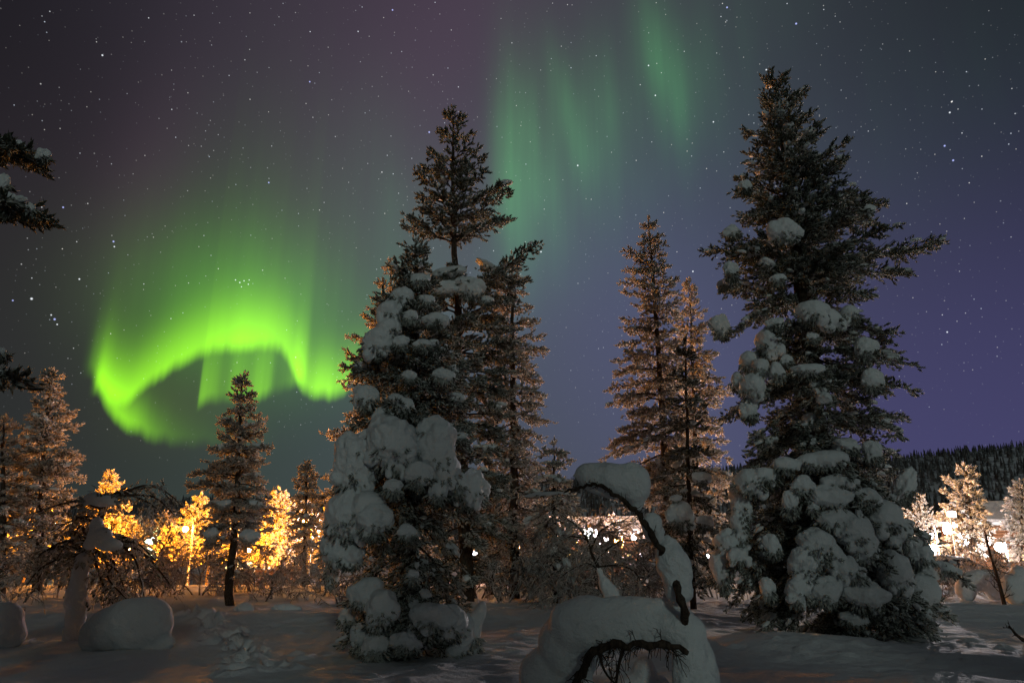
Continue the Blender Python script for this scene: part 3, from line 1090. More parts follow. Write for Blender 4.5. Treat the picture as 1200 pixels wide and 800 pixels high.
# the shorter heavily loaded tree in the middle
conifer('spruce', 'shorter spruce loaded with great round snow pillows at the centre', 'tree',
        [(478, 770), (482, 640), (487, 500), (488, 400), (487, 286)], 9.7,
        [(286, 484, 490), (300, 474, 494), (318, 462, 500), (345, 448, 512), (400, 430, 530), (440, 424, 545), (470, 424, 540), (500, 408, 540), (540, 396, 556), (575, 392, 560),
         (610, 390, 560), (640, 392, 556), (690, 406, 545), (720, 408, 546), (755, 416, 540), (772, 450, 530)],
        limbs=165, seed=9, mat='needles', pitch=(50, -30), sag=.5, tuft=.10, twig=.06, tsp=.05, tmax=.42, trunk_r=.11, pads=7, pad_size=.06, auto=36, auto_size=(.10, .22), skirt=30,
        melt=[[(460, 520, 60, 58), (448, 505, 34, 36), (470, 540, 36, 30)], [(512, 528, 44, 72), (520, 552, 36, 40), (505, 505, 34, 34)], [(417, 545, 46, 74), (430, 525, 34, 40), (408, 570, 26, 36)],
              [(410, 603, 58, 58), (432, 596, 40, 40), (396, 622, 36, 50)], [(399, 640, 48, 40), (412, 650, 30, 24), (388, 662, 15, 40)], [(552, 572, 38, 40), (538, 566, 24, 28)],
              [(508, 722, 54, 28), (528, 730, 34, 34), (538, 752, 28, 56), (556, 738, 18, 60), (554, 768, 14, 26)], [(428, 694, 42, 30), (450, 708, 34, 36), (440, 725, 20, 24)],
              [(444, 402, 42, 34), (456, 386, 28, 26), (459, 365, 28, 32), (471, 347, 22, 22)]], gaps=[(640, 700, .7)],
        clumps=[(429, 466, 28, 32), (450, 488, 26, 20), (474, 476, 20, 18), (460, 520, 60, 58, .05), (512, 530, 46, 76, .05), (552, 572, 38, 40), (417, 545, 46, 74), (491, 557, 30, 28, .1),
                (461, 571, 22, 18, .1), (410, 603, 58, 62, .05), (440, 612, 38, 38, .12), (399, 640, 48, 44), (390, 665, 16, 30), (477, 623, 22, 17, .1), (513, 577, 20, 24, .1), (428, 694, 42, 30), (450, 708, 34, 36, .1),
                (422, 748, 20, 28), (440, 757, 30, 28, .1), (408, 722, 20, 22), (508, 722, 54, 28, .1), (538, 752, 32, 52, .15), (556, 738, 22, 54, -.1), (476, 752, 34, 20, .1), (484, 674, 12, 12, .1),
                (492, 328, 22, 15), (471, 347, 22, 22), (459, 365, 28, 32), (444, 402, 42, 34), (456, 386, 26, 24), (481, 371, 16, 14), (510, 375, 28, 16, .1), (495, 403, 20, 11, .1), (500, 352, 18, 12, .1),
                (470, 402, 18, 16, .1), (520, 440, 24, 14, .1), (480, 440, 16, 12, .1), (502, 500, 20, 14)])

# the tall pine behind it with its separate round top
conifer('pine', 'tall pine with a bare neck and rounded top above the snow pillows', 'tree',
        [(548, 704), (541, 500), (534, 320), (532, 285), (531, 200), (531, 128)], 17.5,
        [(128, 529, 533), (148, 516, 547), (170, 509, 555), (187, 499, 574), (214, 489, 592), (231, 485, 600), (249, 487, 594), (264, 478, 588), (276, 508, 556),
         (288, 526, 538), (312, 524, 540), (320, 492, 626), (334, 474, 618), (355, 462, 612), (400, 458, 606), (470, 460, 606), (560, 470, 604), (640, 490, 600), (680, 510, 580)],
        limbs=180, seed=21, mat='needles', pitch=(46, -6), sag=.30, tuft=.16, twig=.10, tsp=.08, tmax=.55, trunk_r=.16, bare=.22, gaps=[(278, 322, 0)], pads=1.0, pad_size=.11, jitter=(.72, 1.1), auto=10, auto_size=(.16, .3),
        custom=[(536, 345, 630, 304, -.3), (536, 350, 622, 318, .3), (532, 285, 588, 262, -.2), (532, 284, 479, 264, .1)],
        clumps=[(492, 326, 24, 16), (527, 320, 38, 13), (520, 338, 36, 18), (553, 340, 32, 26), (545, 330, 28, 12), (570, 352, 16, 10), (573, 312, 30, 8)])

# other conifers of the stand, front to back
conifer('pine', 'leaning amber rimmed pine glowing behind the left of the snow pillow tree', 'tree',
        [(462, 700), (462, 500), (458, 308)], 25,
        [(308, 456, 460), (322, 450, 468), (343, 436, 480), (382, 422, 490), (405, 414, 498), (431, 393, 505), (455, 401, 510), (480, 402, 515), (521, 384, 525), (552, 378, 530), (580, 370, 535), (620, 374, 535), (660, 390, 530)],
        limbs=122, seed=31, mat='rime', pitch=(40, -5), sag=.3, tuft=.26, twig=.16, tsp=.15, tmax=.7, trunk_r=.16, pads=.8, pad_size=.18)
conifer('spruce', 'broad frosted spruce with a dark straight trunk right of the tall pine', 'tree',
        [(603, 705), (602, 560), (601, 440), (600, 308)], 18.5,
        [(304, 597, 603), (349, 580, 621), (363, 574, 627), (389, 570, 630), (420, 556, 648), (434, 562, 637), (455, 556, 641), (489, 552, 642), (505, 552, 637), (550, 548, 640), (600, 552, 640), (650, 560, 634), (694, 572, 624)],
        limbs=165, seed=33, mat='rime', pitch=(22, -22), sag=.30, tuft=.14, twig=.10, tsp=.08, tmax=.5, trunk_r=.13, pads=.5, pad_size=.11, frond=.6)
conifer('spruce', 'small drooping frosted spruce left of the snow arch', 'tree',
        [(651, 708), (650, 620), (649, 522)], 17,
        [(522, 647, 652), (526, 640, 660), (537, 634, 666), (552, 630, 667), (569, 624, 672), (597, 616, 676), (640, 612, 684), (700, 616, 682)],
        limbs=75, seed=35, mat='rime', pitch=(-2, -30), sag=.32, tuft=.16, twig=.11, tsp=.09, tmax=.3, trunk_r=.06, pads=2.4, pad_size=.14, frond=.35)
conifer('spruce', 'slender tall frosted spruce with a visible trunk left of the huge spruce', 'tree',
        [(788, 692), (781, 560), (771, 410), (765, 320), (760, 259)], 19.5,
        [(259, 758, 762), (275, 752, 770), (295, 734, 783), (320, 733, 786), (332, 728, 793), (355, 735, 794), (392, 724, 796), (430, 720, 800), (464, 710, 806), (493, 716, 812), (539, 710, 822), (570, 722, 830), (620, 734, 838), (680, 750, 832)],
        limbs=194, seed=41, mat='rime', pitch=(25, -18), sag=.30, tuft=.155, twig=.115, tsp=.09, tmax=.5, trunk_r=.13, pads=.7, pad_size=.14)
conifer('spruce', 'thin dark green spruce growing in front of the slender frosted one', 'tree',
        [(812, 700), (807, 560), (803, 403)], 15.5,
        [(403, 801, 806), (430, 793, 814), (470, 786, 824), (520, 780, 832), (570, 776, 838), (620, 776, 846), (660, 780, 846), (700, 788, 838)],
        limbs=79, seed=43, mat='needles_dark', pitch=(15, -25), sag=.35, tuft=.15, twig=.11, tsp=.09, tmax=.35, trunk_r=.06, pads=1.2, pad_size=.12,
        clumps=[(797, 606, 28, 30), (822, 560, 20, 14), (792, 585, 14, 10), (826, 612, 18, 14), (800, 660, 24, 16)])
conifer('spruce', 'orange lit spruce whose tip shows between the slender one and the huge one', 'tree',
        [(822, 690), (815, 520), (808, 331)], 30,
        [(331, 806, 810), (361, 793, 820), (392, 789, 838), (435, 784, 850), (458, 780, 854), (493, 782, 853), (520, 780, 856), (600, 780, 858), (670, 792, 852)],
        limbs=164, seed=45, mat='rime', pitch=(28, -12), sag=.25, tuft=.26, twig=.17, tsp=.15, tmax=.6, trunk_r=.14, pads=.5, pad_size=.18)
conifer('spruce', 'brown lit spruce standing alone between the glowing trees on the left', 'tree',
        [(271, 711), (267, 690), (274, 640), (279, 560), (284, 444)], 16.5,
        [(444, 281, 286), (465, 271, 295), (480, 263, 302), (500, 253, 302), (515, 258, 306), (530, 242, 317), (550, 240, 319), (570, 228, 306), (582, 232, 318), (600, 238, 322), (620, 234, 312), (640, 236, 314), (660, 248, 290), (684, 258, 282)],
        limbs=115, seed=51, mat='rime', pitch=(30, -14), sag=.28, tuft=.145, twig=.10, tsp=.075, tmax=.42, trunk_r=.09, pads=1.3, pad_size=.14, gaps=[(640, 690, .5)],
        clumps=[(248, 626, 16, 14), (292, 628, 22, 14), (262, 590, 16, 8), (300, 590, 14, 7)])
conifer('spruce', 'brown rimed spruce with a pointed top near the left edge', 'tree',
        [(44, 692), (50, 560), (59, 438)], 20,
        [(438, 57, 61), (455, 49, 68), (475, 38, 78), (500, 28, 80), (525, 24, 74), (545, 20, 95), (570, 16, 86), (600, 10, 78), (640, 8, 72), (680, 16, 58)],
        limbs=122, seed=53, mat='rime', pitch=(35, -12), sag=.28, tuft=.21, twig=.13, tsp=.12, tmax=.5, trunk_r=.12, pads=1.1, pad_size=.17)
conifer('spruce', 'dusky rimed spruce cut off by the left edge of the picture', 'tree',
        [(2, 696), (3, 600), (4, 494)], 19,
        [(494, 2, 7), (520, -10, 18), (550, -18, 22), (600, -24, 24), (650, -26, 24), (690, -20, 14)],
        limbs=79, seed=55, mat='rime', pitch=(35, -12), sag=.28, tuft=.20, twig=.13, tsp=.12, tmax=.45, trunk_r=.10, pads=1.0, pad_size=.16)
conifer('spruce', 'small slim spruce with a bare lower trunk beside the amber trees', 'tree',
        [(356, 692), (357, 640), (360, 544)], 23,
        [(544, 358, 362), (570, 348, 368), (600, 342, 373), (625, 344, 369), (645, 347, 364)],
        limbs=70, seed=57, mat='rime', pitch=(25, -12), sag=.25, tuft=.19, twig=.13, tsp=.12, tmax=.35, trunk_r=.06, pads=.8, pad_size=.13)
conifer('spruce', 'thin trunked frosted spruce between the pillow tree and the broad spruce', 'tree',
        [(576, 704), (575, 620), (574, 520)], 20,
        [(520, 572, 577), (560, 560, 590), (600, 552, 598), (650, 552, 598), (690, 560, 592)],
        limbs=57, seed=59, mat='rime', pitch=(15, -22), sag=.28, tuft=.18, twig=.13, tsp=.12, tmax=.35, trunk_r=.06, pads=.5, pad_size=.12)

# unseen spruces added behind the camera so their shade darkens the foreground
for k, (bx, top, lab) in enumerate([(-4.6, 195, 'first unseen spruce added behind the viewer to shade the foreground'), (-1.0, 225, 'second unseen spruce added behind the viewer to shade the foreground'), (2.8, 205, 'third unseen spruce added behind the viewer to shade the foreground'),
                                    (6.2, 215, 'fourth unseen spruce added behind the viewer to shade the foreground'), (9.8, 195, 'fifth unseen spruce added behind the viewer to shade the foreground')]):
    o = conifer('spruce', lab, 'tree', [(600, 735), (600, top)], 12.0, [(top, 598, 602), (top + 60, 575, 625), (top + 160, 545, 655), (540, 500, 700), (640, 490, 710), (725, 500, 700)],
                limbs=120, seed=300 + k, group='unseen spruces added for foreground shade', mat='needles_dark', pitch=(35, -20), sag=.35, tuft=.24, twig=.16, tsp=.15, tmax=.5, trunk_r=.12, far=True)
    o.location.x += bx
    o.location.y -= 20.5

# lit trees round the lamps of the village
FAR = [
    ('pine', 'glowing amber tree behind the bent snow capped pine', [(130, 665), (128, 555)], 50, [(555, 124, 130), (568, 110, 138), (580, 116, 142), (600, 92, 146), (625, 84, 152), (650, 86, 156), (662, 100, 150)], 61, 'rime'),
    ('pine', 'glowing golden tree just left of the lone brown spruce', [(222, 665), (236, 583)], 52, [(583, 232, 240), (592, 214, 242), (605, 206, 244), (620, 200, 240), (640, 196, 244), (660, 202, 240)], 62, 'rime'),
    ('pine', 'glowing golden tree between the lone spruce and the slim bare trunked one', [(330, 665), (328, 576)], 52, [(576, 322, 330), (590, 312, 342), (605, 308, 350), (625, 306, 352), (650, 310, 350), (662, 318, 345)], 63, 'rime'),
    ('pine', 'amber lit tree directly behind the slim bare trunked spruce', [(360, 665), (356, 588)], 56, [(588, 350, 358), (600, 340, 366), (625, 338, 374), (655, 342, 372)], 64, 'rime'),
    ('birch', 'pale green lit frosted tree left of the golden one', [(192, 662), (194, 604)], 58, [(602, 186, 202), (612, 172, 210), (630, 166, 214), (650, 172, 208)], 65, 'rime'),
    ('birch', 'whitish lit frosted tree right of the bent pine branches', [(166, 662), (166, 610)], 64, [(608, 158, 172), (620, 150, 182), (650, 150, 184)], 66, 'rime'),
    ('pine', 'amber speckled tree behind the spruces at the left edge', [(30, 664), (32, 600)], 46, [(598, 22, 40), (620, 6, 52), (650, 2, 54)], 67, 'rime'),
    ('pine', 'tiny bright yellow tree in the lights seen under the snow arch', [(718, 655), (718, 606)], 60, [(606, 716, 720), (618, 711, 725), (635, 706, 728), (650, 708, 726)], 68, 'rime'),
    ('pine', 'reddish brown lit frosted pine beside the white floodlight on the right', [(1141, 662), (1138, 610), (1130, 547)], 46,
     [(547, 1124, 1134), (556, 1112, 1143), (568, 1113, 1142), (578, 1110, 1148), (590, 1106, 1158), (604, 1102, 1160), (620, 1110, 1162), (640, 1118, 1156), (652, 1130, 1150)], 69, 'rime'),
    ('pine', 'reddish lit frosted pine cut off by the right edge', [(1196, 664), (1198, 566)], 47, [(566, 1194, 1202), (585, 1184, 1214), (610, 1181, 1220), (640, 1184, 1216), (655, 1190, 1208)], 70, 'rime'),
    ('birch', 'white lit frosted birch against the right flank of the huge spruce', [(1080, 665), (1078, 582)], 56, [(582, 1070, 1082), (600, 1064, 1094), (625, 1066, 1098), (650, 1068, 1094)], 71, 'rime'),
    ('pine', 'low amber tree peeping out under the bent pine boughs', [(150, 668), (150, 612)], 53, [(610, 144, 156), (630, 134, 166), (655, 132, 168)], 73, 'rime'),
    ('pine', 'low amber tree close behind the trunk of the lone brown spruce', [(262, 668), (258, 612)], 55, [(610, 252, 264), (630, 242, 276), (658, 244, 278)], 74, 'rime'),
    ('pine', 'low amber tree right of the lone brown spruce trunk', [(298, 668), (298, 618)], 54, [(616, 292, 304), (635, 282, 314), (658, 282, 314)], 75, 'rime'),
    ('pine', 'low amber tree left of the snow plastered trunk', [(70, 668), (72, 612)], 52, [(610, 66, 78), (632, 56, 88), (656, 54, 90)], 76, 'rime'),
    ('pine', 'amber bush sized tree right of the slim bare trunked spruce', [(376, 668), (378, 622)], 55, [(620, 372, 384), (638, 364, 390), (658, 364, 392)], 77, 'rime'),
    ('pine', 'low amber tree between the pointed rimed spruce and the bent pine', [(98, 668), (100, 620)], 50, [(618, 94, 106), (638, 84, 114), (658, 84, 116)], 171, 'rime'),
    ('pine', 'low amber tree just left of the bright golden tree', [(200, 668), (202, 622)], 50, [(620, 196, 208), (640, 186, 218), (660, 186, 220)], 172, 'rime'),
    ('pine', 'low amber tree just right of the bright golden tree', [(244, 668), (246, 626)], 49, [(624, 240, 252), (642, 232, 260), (660, 232, 262)], 173, 'rime'),
    ('pine', 'low amber tree at the foot of the golden tree right of the lone spruce', [(312, 668), (314, 630)], 49, [(628, 308, 320), (644, 300, 328), (662, 300, 330)], 174, 'rime'),
    ('pine', 'low amber tree at the far left edge of the village lights', [(8, 668), (8, 618)], 48, [(616, 2, 14), (638, -8, 26), (660, -8, 26)], 175, 'rime'),
    ('pine', 'low amber tree right below the bent pine snow cap', [(126, 670), (126, 630)], 47, [(628, 120, 132), (644, 110, 142), (662, 110, 144)], 176, 'rime'),
    ('pine', 'dim amber rimed pine between the leaning pine and the slim spruce', [(392, 680), (394, 590)], 40, [(590, 390, 398), (610, 378, 412), (640, 374, 416), (665, 382, 408)], 72, 'rime'),
]
for kind, label, tr, Yt, ol_, sd, mt in FAR:
    birch = kind == 'birch'
    conifer('birch' if birch else 'pine', label, 'tree', tr, Yt, ol_, limbs=90, seed=sd, mat=mt, pitch=(62, 35) if birch else (40, 0), sag=.2, tuft=.42 if not birch else .34,
            twig=.30, tsp=.26, tmax=.8, trunk_r=.14, far=True, jitter=(.55, 1.1), pads=0 if birch else .25, pad_size=.22)

# the tree just outside the left edge whose boughs reach into the picture
conifer('pine', 'near pine outside the left edge reaching in with dark frosted boughs', 'tree',
        [(-150, 800), (-145, 400), (-140, -150)], 6.2,
        [(-140, -150, -130), (0, -210, -70), (120, -260, -80), (300, -300, -70), (420, -320, -70), (500, -320, -40), (600, -300, -40), (700, -280, -40)],
        limbs=230, seed=81, mat='needles_dark', pitch=(35, -15), sag=.3, tuft=.135, twig=.035, tsp=.05, tmax=.18, trunk_r=.13, pads=3, pad_size=.07, frond=.12, bare=.1,
        custom=[(-142, 160, 40, 196, -.2), (-142, 140, 22, 168, .1), (-142, 225, 28, 246, -.25), (-142, 232, 16, 258, .15), (-142, 405, 4, 438, 0.1)],
        clumps=[(8, 240, 22, 26), (50, 182, 14, 16), (22, 172, 18, 14), (2, 215, 16, 22), (34, 244, 12, 12), (2, 412, 8, 10)])


# ------------------------------------------------------------------ bent snow-laden saplings
def px_path(pts, Y):
    return np.array([W(a, b, Y + (c[0] if c else 0)) for a, b, *c in pts])


def spline(P, n=14):
    P = np.asarray(P, float)
    k = len(P)
    t = np.linspace(0, k - 1, n)
    out = []
    for x in t:
        i = min(int(x), k - 2)
        u = x - i
        p0, p1, p2, p3 = P[max(i - 1, 0)], P[i], P[i + 1], P[min(i + 2, k - 1)]
        out.append(.5 * (2 * p1 + (p2 - p0) * u + (2 * p0 - 5 * p1 + 4 * p2 - p3) * u * u + (3 * p1 - p0 - 3 * p2 + p3) * u ** 3))
    return np.array(out)


def twiggy(mb, P, n, length, rng, r=.006, mi=0, droop=-.5, depth=2):
    """side twigs along a branch"""
    for k in range(n):
        t = rng.uniform(.1, 1)
        x = t * (len(P) - 1)
        i = min(int(x), len(P) - 2)
        p = P[i] + (P[i + 1] - P[i]) * (x - i)
        tan = P[i + 1] - P[i]
        tan = tan / (np.linalg.norm(tan) + 1e-9)
        d = tan * .7 + rng.normal(0, .6, 3)
        d /= np.linalg.norm(d)
        L = length * rng.uniform(.4, 1.1)
        s = np.linspace(0, 1, 5)[:, None]
        q = p + d * L * s + np.array([0, 0, droop * L]) * s * s
        q[1:] += rng.normal(0, .04 * L, (4, 3))
        mb.tube(q, r * (1 - s[:, 0] * .6), 4, mi, cap=False)
        if depth > 1:
            twiggy(mb, q, 3, length * .5, rng, r * .7, mi, droop, depth - 1)


def lump(name, blobs_px, Y, parent, voxel, seed, noise=.02, mat='snow', thick=.8, label=None):
    """snow melted out of round patches (px, py, w, h, [depth offset], [tilt])"""
    bl = []
    c0 = W(blobs_px[0][0], blobs_px[0][1], Y)
    for b in blobs_px:
        dy = b[4] if len(b) > 4 else 0
        tilt = b[5] if len(b) > 5 else 0
        s = mpp(b[0], b[1], Y + dy)
        c = W(b[0], b[1], Y + dy) - c0
        bl.append((tuple(c), (b[2] * s / 2, (b[6] if len(b) > 6 else thick) * min(b[2], b[3]) * s / 2, b[3] * s / 2), tilt))
    me = remeshed(name, bl, voxel, M[mat], 8, noise, seed)
    o = link(name, me, None)
    o.location = c0
    if parent is not None:
        o.parent = parent
        o.matrix_parent_inverse = Matrix.Translation(parent.location).inverted()
    return o


rng = np.random.default_rng(77)
Ys = 5.6
b0 = W(800, 800, Ys)
r = thing('bent_sapling', 'bent sapling bowed under smooth snow in the middle foreground', 'tree', (float(b0[0]), Ys, gz(b0[0], Ys)))
mb = MB()
stem = px_path([(808, 850), (806, 790), (804, 740), (799, 705, -.16), (787, 668, 0), (771, 641, -.06), (760, 620, -.14), (748, 602, -.14), (736, 590, -.14), (720, 579, -.13), (706, 570, -.12), (694, 567, -.1), (676, 573), (655, 577), (628, 580)], Ys)
stc = spline(stem, 70)
stc[3:-3] += rng.normal(0, .006, (64, 3))
mb.tube(stc, np.linspace(.036, .006, 70) * rng.uniform(.8, 1.25, 70), 8)
mb.tube(spline(px_path([(750, 596), (752, 580), (757, 572)], Ys), 6), np.linspace(.013, .008, 6), 6)
arch = spline(px_path([(806, 765), (790, 757), (765, 756), (740, 755), (715, 754), (698, 764), (684, 780), (677, 802), (676, 840)], Ys - .1), 26)
arch[2:-2] += rng.normal(0, .010, (22, 3))
mb.tube(arch, np.linspace(.022, .036, 26) * rng.uniform(.75, 1.3, 26), 8)
mb.tube(spline(px_path([(732, 756), (726, 775), (722, 800), (720, 830)], Ys - .1), 10), np.linspace(.014, .008, 10), 6)
mb.tube(spline(px_path([(704, 762), (706, 780), (716, 796), (730, 806)], Ys - .05), 10), np.linspace(.012, .005, 10), 6)
mb.build('stem', M['bark'], r, True)
mb = MB()
twiggy(mb, arch, 60, .16, rng, .005, 0, -.4)
twiggy(mb, spline(stem[5:13], 12), 26, .10, rng, .004, 0, .2)
twiggy(mb, spline(px_path([(722, 770), (722, 790), (720, 820)], Ys), 8), 16, .16, rng, .004, 0, -.3)
twiggy(mb, spline(stem[8:], 12), 12, .08, rng, .004, 0, -.2, 1)
mb.build('twigs', M['bark'], r)['kind'] = 'stuff'
lump('snow_cap', [(718, 563, 84, 42, 0, .08), (690, 555, 34, 28), (742, 566, 42, 50), (705, 553, 40, 24), (746, 586, 18, 30), (672, 557, 5, 5)], Ys, r, .016, 5)
lump('snow_clump', [(764, 616, 26, 34), (770, 626, 20, 24)], Ys, r, .012, 6)
lump('snow_clump', [(790, 664, 40, 66, 0, -.3), (784, 642, 24, 30), (796, 690, 34, 34)], Ys, r, .014, 7)
lump('snow_ledge', [(640, 578, 46, 5, 0, -.05), (620, 581, 14, 4)], Ys, r, .006, 8, .004)
lump('snow_blanket', [(735, 728, 140, 58), (690, 732, 90, 66), (780, 728, 76, 54), (668, 762, 70, 84, .1), (642, 802, 72, 84, .15), (660, 842, 110, 110, .1), (806, 780, 44, 110, -.15), (814, 830, 60, 110, -.15), (798, 738, 60, 50, -.1), (822, 790, 36, 90, -.1), (770, 735, 70, 44, -.05),
                      (730, 745, 60, 30, .05)], Ys + .12, r, .016, 9, .075, thick=.7)
lump('snow_clump', [(755, 790, 30, 40, .3), (740, 810, 40, 40, .3), (770, 815, 40, 50, .3)], Ys + .2, r, .016, 10)

# small bowed birch behind it
Yb = 8.4
b0 = W(716, 700, Yb)
r = thing('bowed_birch', 'small bowed birch with a snow sleeve just behind the foreground sapling', 'tree', (float(b0[0]), Yb, gz(b0[0], Yb)))
mb = MB()
st = spline(px_path([(722, 735), (716, 698), (706, 675), (699, 660), (693, 648), (688, 632), (676, 616), (662, 606)], Yb), 20)
mb.tube(st, np.linspace(.030, .006, 20), 7)
br = [spline(px_path(p, Yb), 12) for p in ([(704, 672), (690, 660), (668, 668), (655, 678)], [(698, 656), (716, 640), (736, 632), (752, 636)], [(692, 644), (704, 622), (722, 612), (745, 610)],
                                            [(688, 632), (670, 628), (650, 634), (640, 644)], [(700, 664), (726, 662), (744, 670), (752, 684)])]
for b in br:
    mb.tube(b, np.linspace(.012, .004, 12), 5)
mb.build('stem', M['bark'], r, True)
mb = MB()
for b in br + [st[10:]]:
    twiggy(mb, b, 22, .22, rng, .006, 0, -.25)
mb.build('twigs', M['twig'], r)
lump('snow_sleeve', [(711, 688, 16, 30, 0, -.35), (718, 700, 18, 30), (703, 670, 8, 16, 0, -.35), (716, 712, 24, 30)], Yb, r, .014, 11, .012)

# bent pine with the snow column on the left
Yp = 11.6
b0 = W(88, 746, Yp)
r = thing('bent_pine', 'bent pine with a snow plastered trunk and drooping boughs at the left', 'tree', (float(b0[0]), Yp, gz(b0[0], Yp)))
mb = MB()
st = spline(px_path([(88, 750), (90, 715), (93, 680), (97, 652), (105, 640), (113, 622), (118, 604), (122, 588)], Yp), 26)
mb.tube(st, np.linspace(.10, .04, 26), 9)
paths = [[(122, 590), (140, 574), (158, 570), (176, 574), (192, 586)], [(128, 584), (150, 578), (172, 584), (188, 598)], [(112, 636), (135, 636), (158, 650), (172, 672), (180, 694)],
         [(116, 622), (140, 628), (160, 640), (176, 660)], [(108, 642), (126, 654), (140, 672), (146, 694)], [(106, 642), (116, 660), (122, 680), (124, 696)], [(98, 646), (80, 636), (62, 640), (46, 660), (38, 684)],
         [(96, 650), (76, 650), (60, 666), (50, 690)], [(102, 640), (92, 626), (78, 630), (66, 648)], [(114, 612), (96, 606), (76, 612), (60, 626)], [(120, 596), (100, 588), (80, 590), (62, 600)]]
allb = []
for p in paths:
    for k in range(2):
        q = px_path(p, Yp)
        q[:, 1] += np.linspace(0, rng.normal(0, .5), len(q))
        q[1:] += rng.normal(0, .06, (len(q) - 1, 3))
        q = spline(q, 12)
        allb.append(q)
        mb.tube(q, np.linspace(.030, .007, 12), 5, cap=False)
mb.build('trunk', M['bark'], r, True)
mb = MB()
pos, dr, sz = [], [], []
for q in allb:
    twiggy(mb, q, 7, .34, rng, .010, 1, -.45)
    n = 26
    x = rng.uniform(2, 11, n)
    i = np.minimum(x.astype(int), 10)
    p = q[i] + (q[i + 1] - q[i]) * (x - i)[:, None] + rng.normal(0, .10, (n, 3)) - np.array([0, 0, .08])
    pos.append(p)
    dr.append(rng.normal(0, .5, (n, 3)) + np.array([0, 0, -.5]) + (q[i + 1] - q[i]) * 2)
    sz.append(rng.uniform(.08, .15, n))
for cx_, cy_, w_, h_, n_ in [(118, 588, 48, 14, 90), (120, 634, 40, 26, 80), (95, 650, 22, 16, 40)]:
    c_ = W(cx_, cy_, Yp - .25)
    m_ = mpp(cx_, cy_, Yp)
    a_ = rng.uniform(0, 6.28, n_)
    d_ = np.stack([np.cos(a_), rng.normal(0, .5, n_), np.sin(a_) - .25], -1)
    pos.append(c_ + d_ * np.array([w_, 20, h_]) * m_ * .5 * rng.uniform(.7, 1.05, (n_, 1)))
    dr.append(d_)
    sz.append(rng.uniform(.07, .14, n_))
twiggy(mb, st[16:], 26, .42, rng, .010, 1, -.2)
add_tufts(mb, np.vstack(pos), np.vstack(dr), np.concatenate(sz), rng)
mb.build('crown', [M['needles'], M['twig']], r)
lump('snow_cap', [(118, 586, 44, 15, 0, .12), (110, 583, 26, 13), (130, 587, 24, 9, 0, .3), (98, 590, 16, 7)], Yp - .25, r, .02, 12, .015)
lump('snow_clump', [(117, 628, 30, 22), (113, 616, 16, 22), (128, 638, 32, 15), (105, 637, 16, 14)], Yp - .35, r, .02, 13, .015)
lump('snow_column', [(90, 715, 24, 60), (91, 690, 21, 50), (95, 668, 20, 40), (99, 655, 22, 18), (87, 742, 26, 40), (86, 700, 20, 40)], Yp - .12, r, .022, 14, .02)

# snow-covered stones and stumps
MOUNDS = [
    ('large rounded snow covered stone in the left foreground', [(158, 732, 92, 60), (132, 736, 58, 52), (172, 728, 60, 56), (112, 744, 36, 42), (165, 752, 84, 30)], 10.4),
    ('dark snow covered stone cut off by the left edge', [(4, 722, 48, 44), (-8, 730, 50, 50), (12, 735, 38, 40)], 11.0),
    ('small snow mound at the foot of the lone brown spruce', [(286, 711, 22, 12), (285, 713, 26, 9)], 15.3),
    ('flat snow mound right of the lone brown spruce', [(334, 712, 36, 10), (340, 713, 30, 9)], 15.6),
    ('low dark snow mound with a bright rim in the right foreground', [(1118, 772, 46, 22), (1112, 776, 40, 18)], 10.1),
    ('snow covered stump with a dip under it near the right edge', [(1146, 680, 44, 24), (1132, 690, 24, 30), (1164, 690, 22, 26), (1150, 676, 40, 18)], 18.5),
    ('tall snow covered stump at the right edge', [(1186, 690, 28, 34), (1196, 684, 28, 44), (1204, 690, 30, 40)], 17.5),
    ('little snow mound left of the bent pine foot', [(42, 744, 26, 10)], 11.2),
]
for k, (label, bl, Ym) in enumerate(MOUNDS):
    base_z = gz(W(bl[0][0], bl[0][1], Ym)[0], Ym)
    o = lump('snow_mound', bl, Ym, None, max(.02, mpp(bl[0][0], bl[0][1], Ym) * 1.6), 30 + k, .03)
    # rest it on the snow
    lo = min(v.co.z for v in o.data.vertices) + o.location.z
    if lo > base_z - .03:
        o.location.z -= lo - base_z + .05
    tag(o, label, 'snow mound')


# ------------------------------------------------------------------ frosted bare shrubs
def shrub_mesh(seed, h=1.5, stems=5, lean=.5, thick=.011):
    rng = np.random.default_rng(seed)
    mb = MB()

    def grow(p, d, L, r, lev):
        n = 6
        P = [p]
        dd = d / np.linalg.norm(d)
        for k in range(n):
            dd = dd + rng.normal(0, .16, 3) + np.array([0, 0, -.07 * (3 - lev) if lev < 3 else .03])
            dd /= np.linalg.norm(dd)
            P.append(P[-1] + dd * L / n)
        P = np.array(P)
        mb.tube(P, np.linspace(r, r * .55, n + 1), 5 if lev > 1 else 4, 0, cap=lev == 0)
        if lev == 0:
            return
        for k in range(6 if lev > 1 else 5):
            t = rng.uniform(.25, 1)
            i = min(int(t * n), n - 1)
            nd = dd * .5 + rng.normal(0, .62, 3) + (P[i + 1] - P[i]) / (L / n) * .5
            grow(P[i + 1], nd, L * rng.uniform(.35, .65), r * .68, lev - 1)
    for k in range(stems):
        a = rng.uniform(0, 6.28)
        grow(np.array([.08 * math.cos(a), .08 * math.sin(a), -.15]), np.array([lean * math.cos(a), lean * math.sin(a), 1.0]), h * rng.uniform(.6, .9), thick * 2.2, 3)
    return mb.mesh('frosted_shrub', [M['twig']])


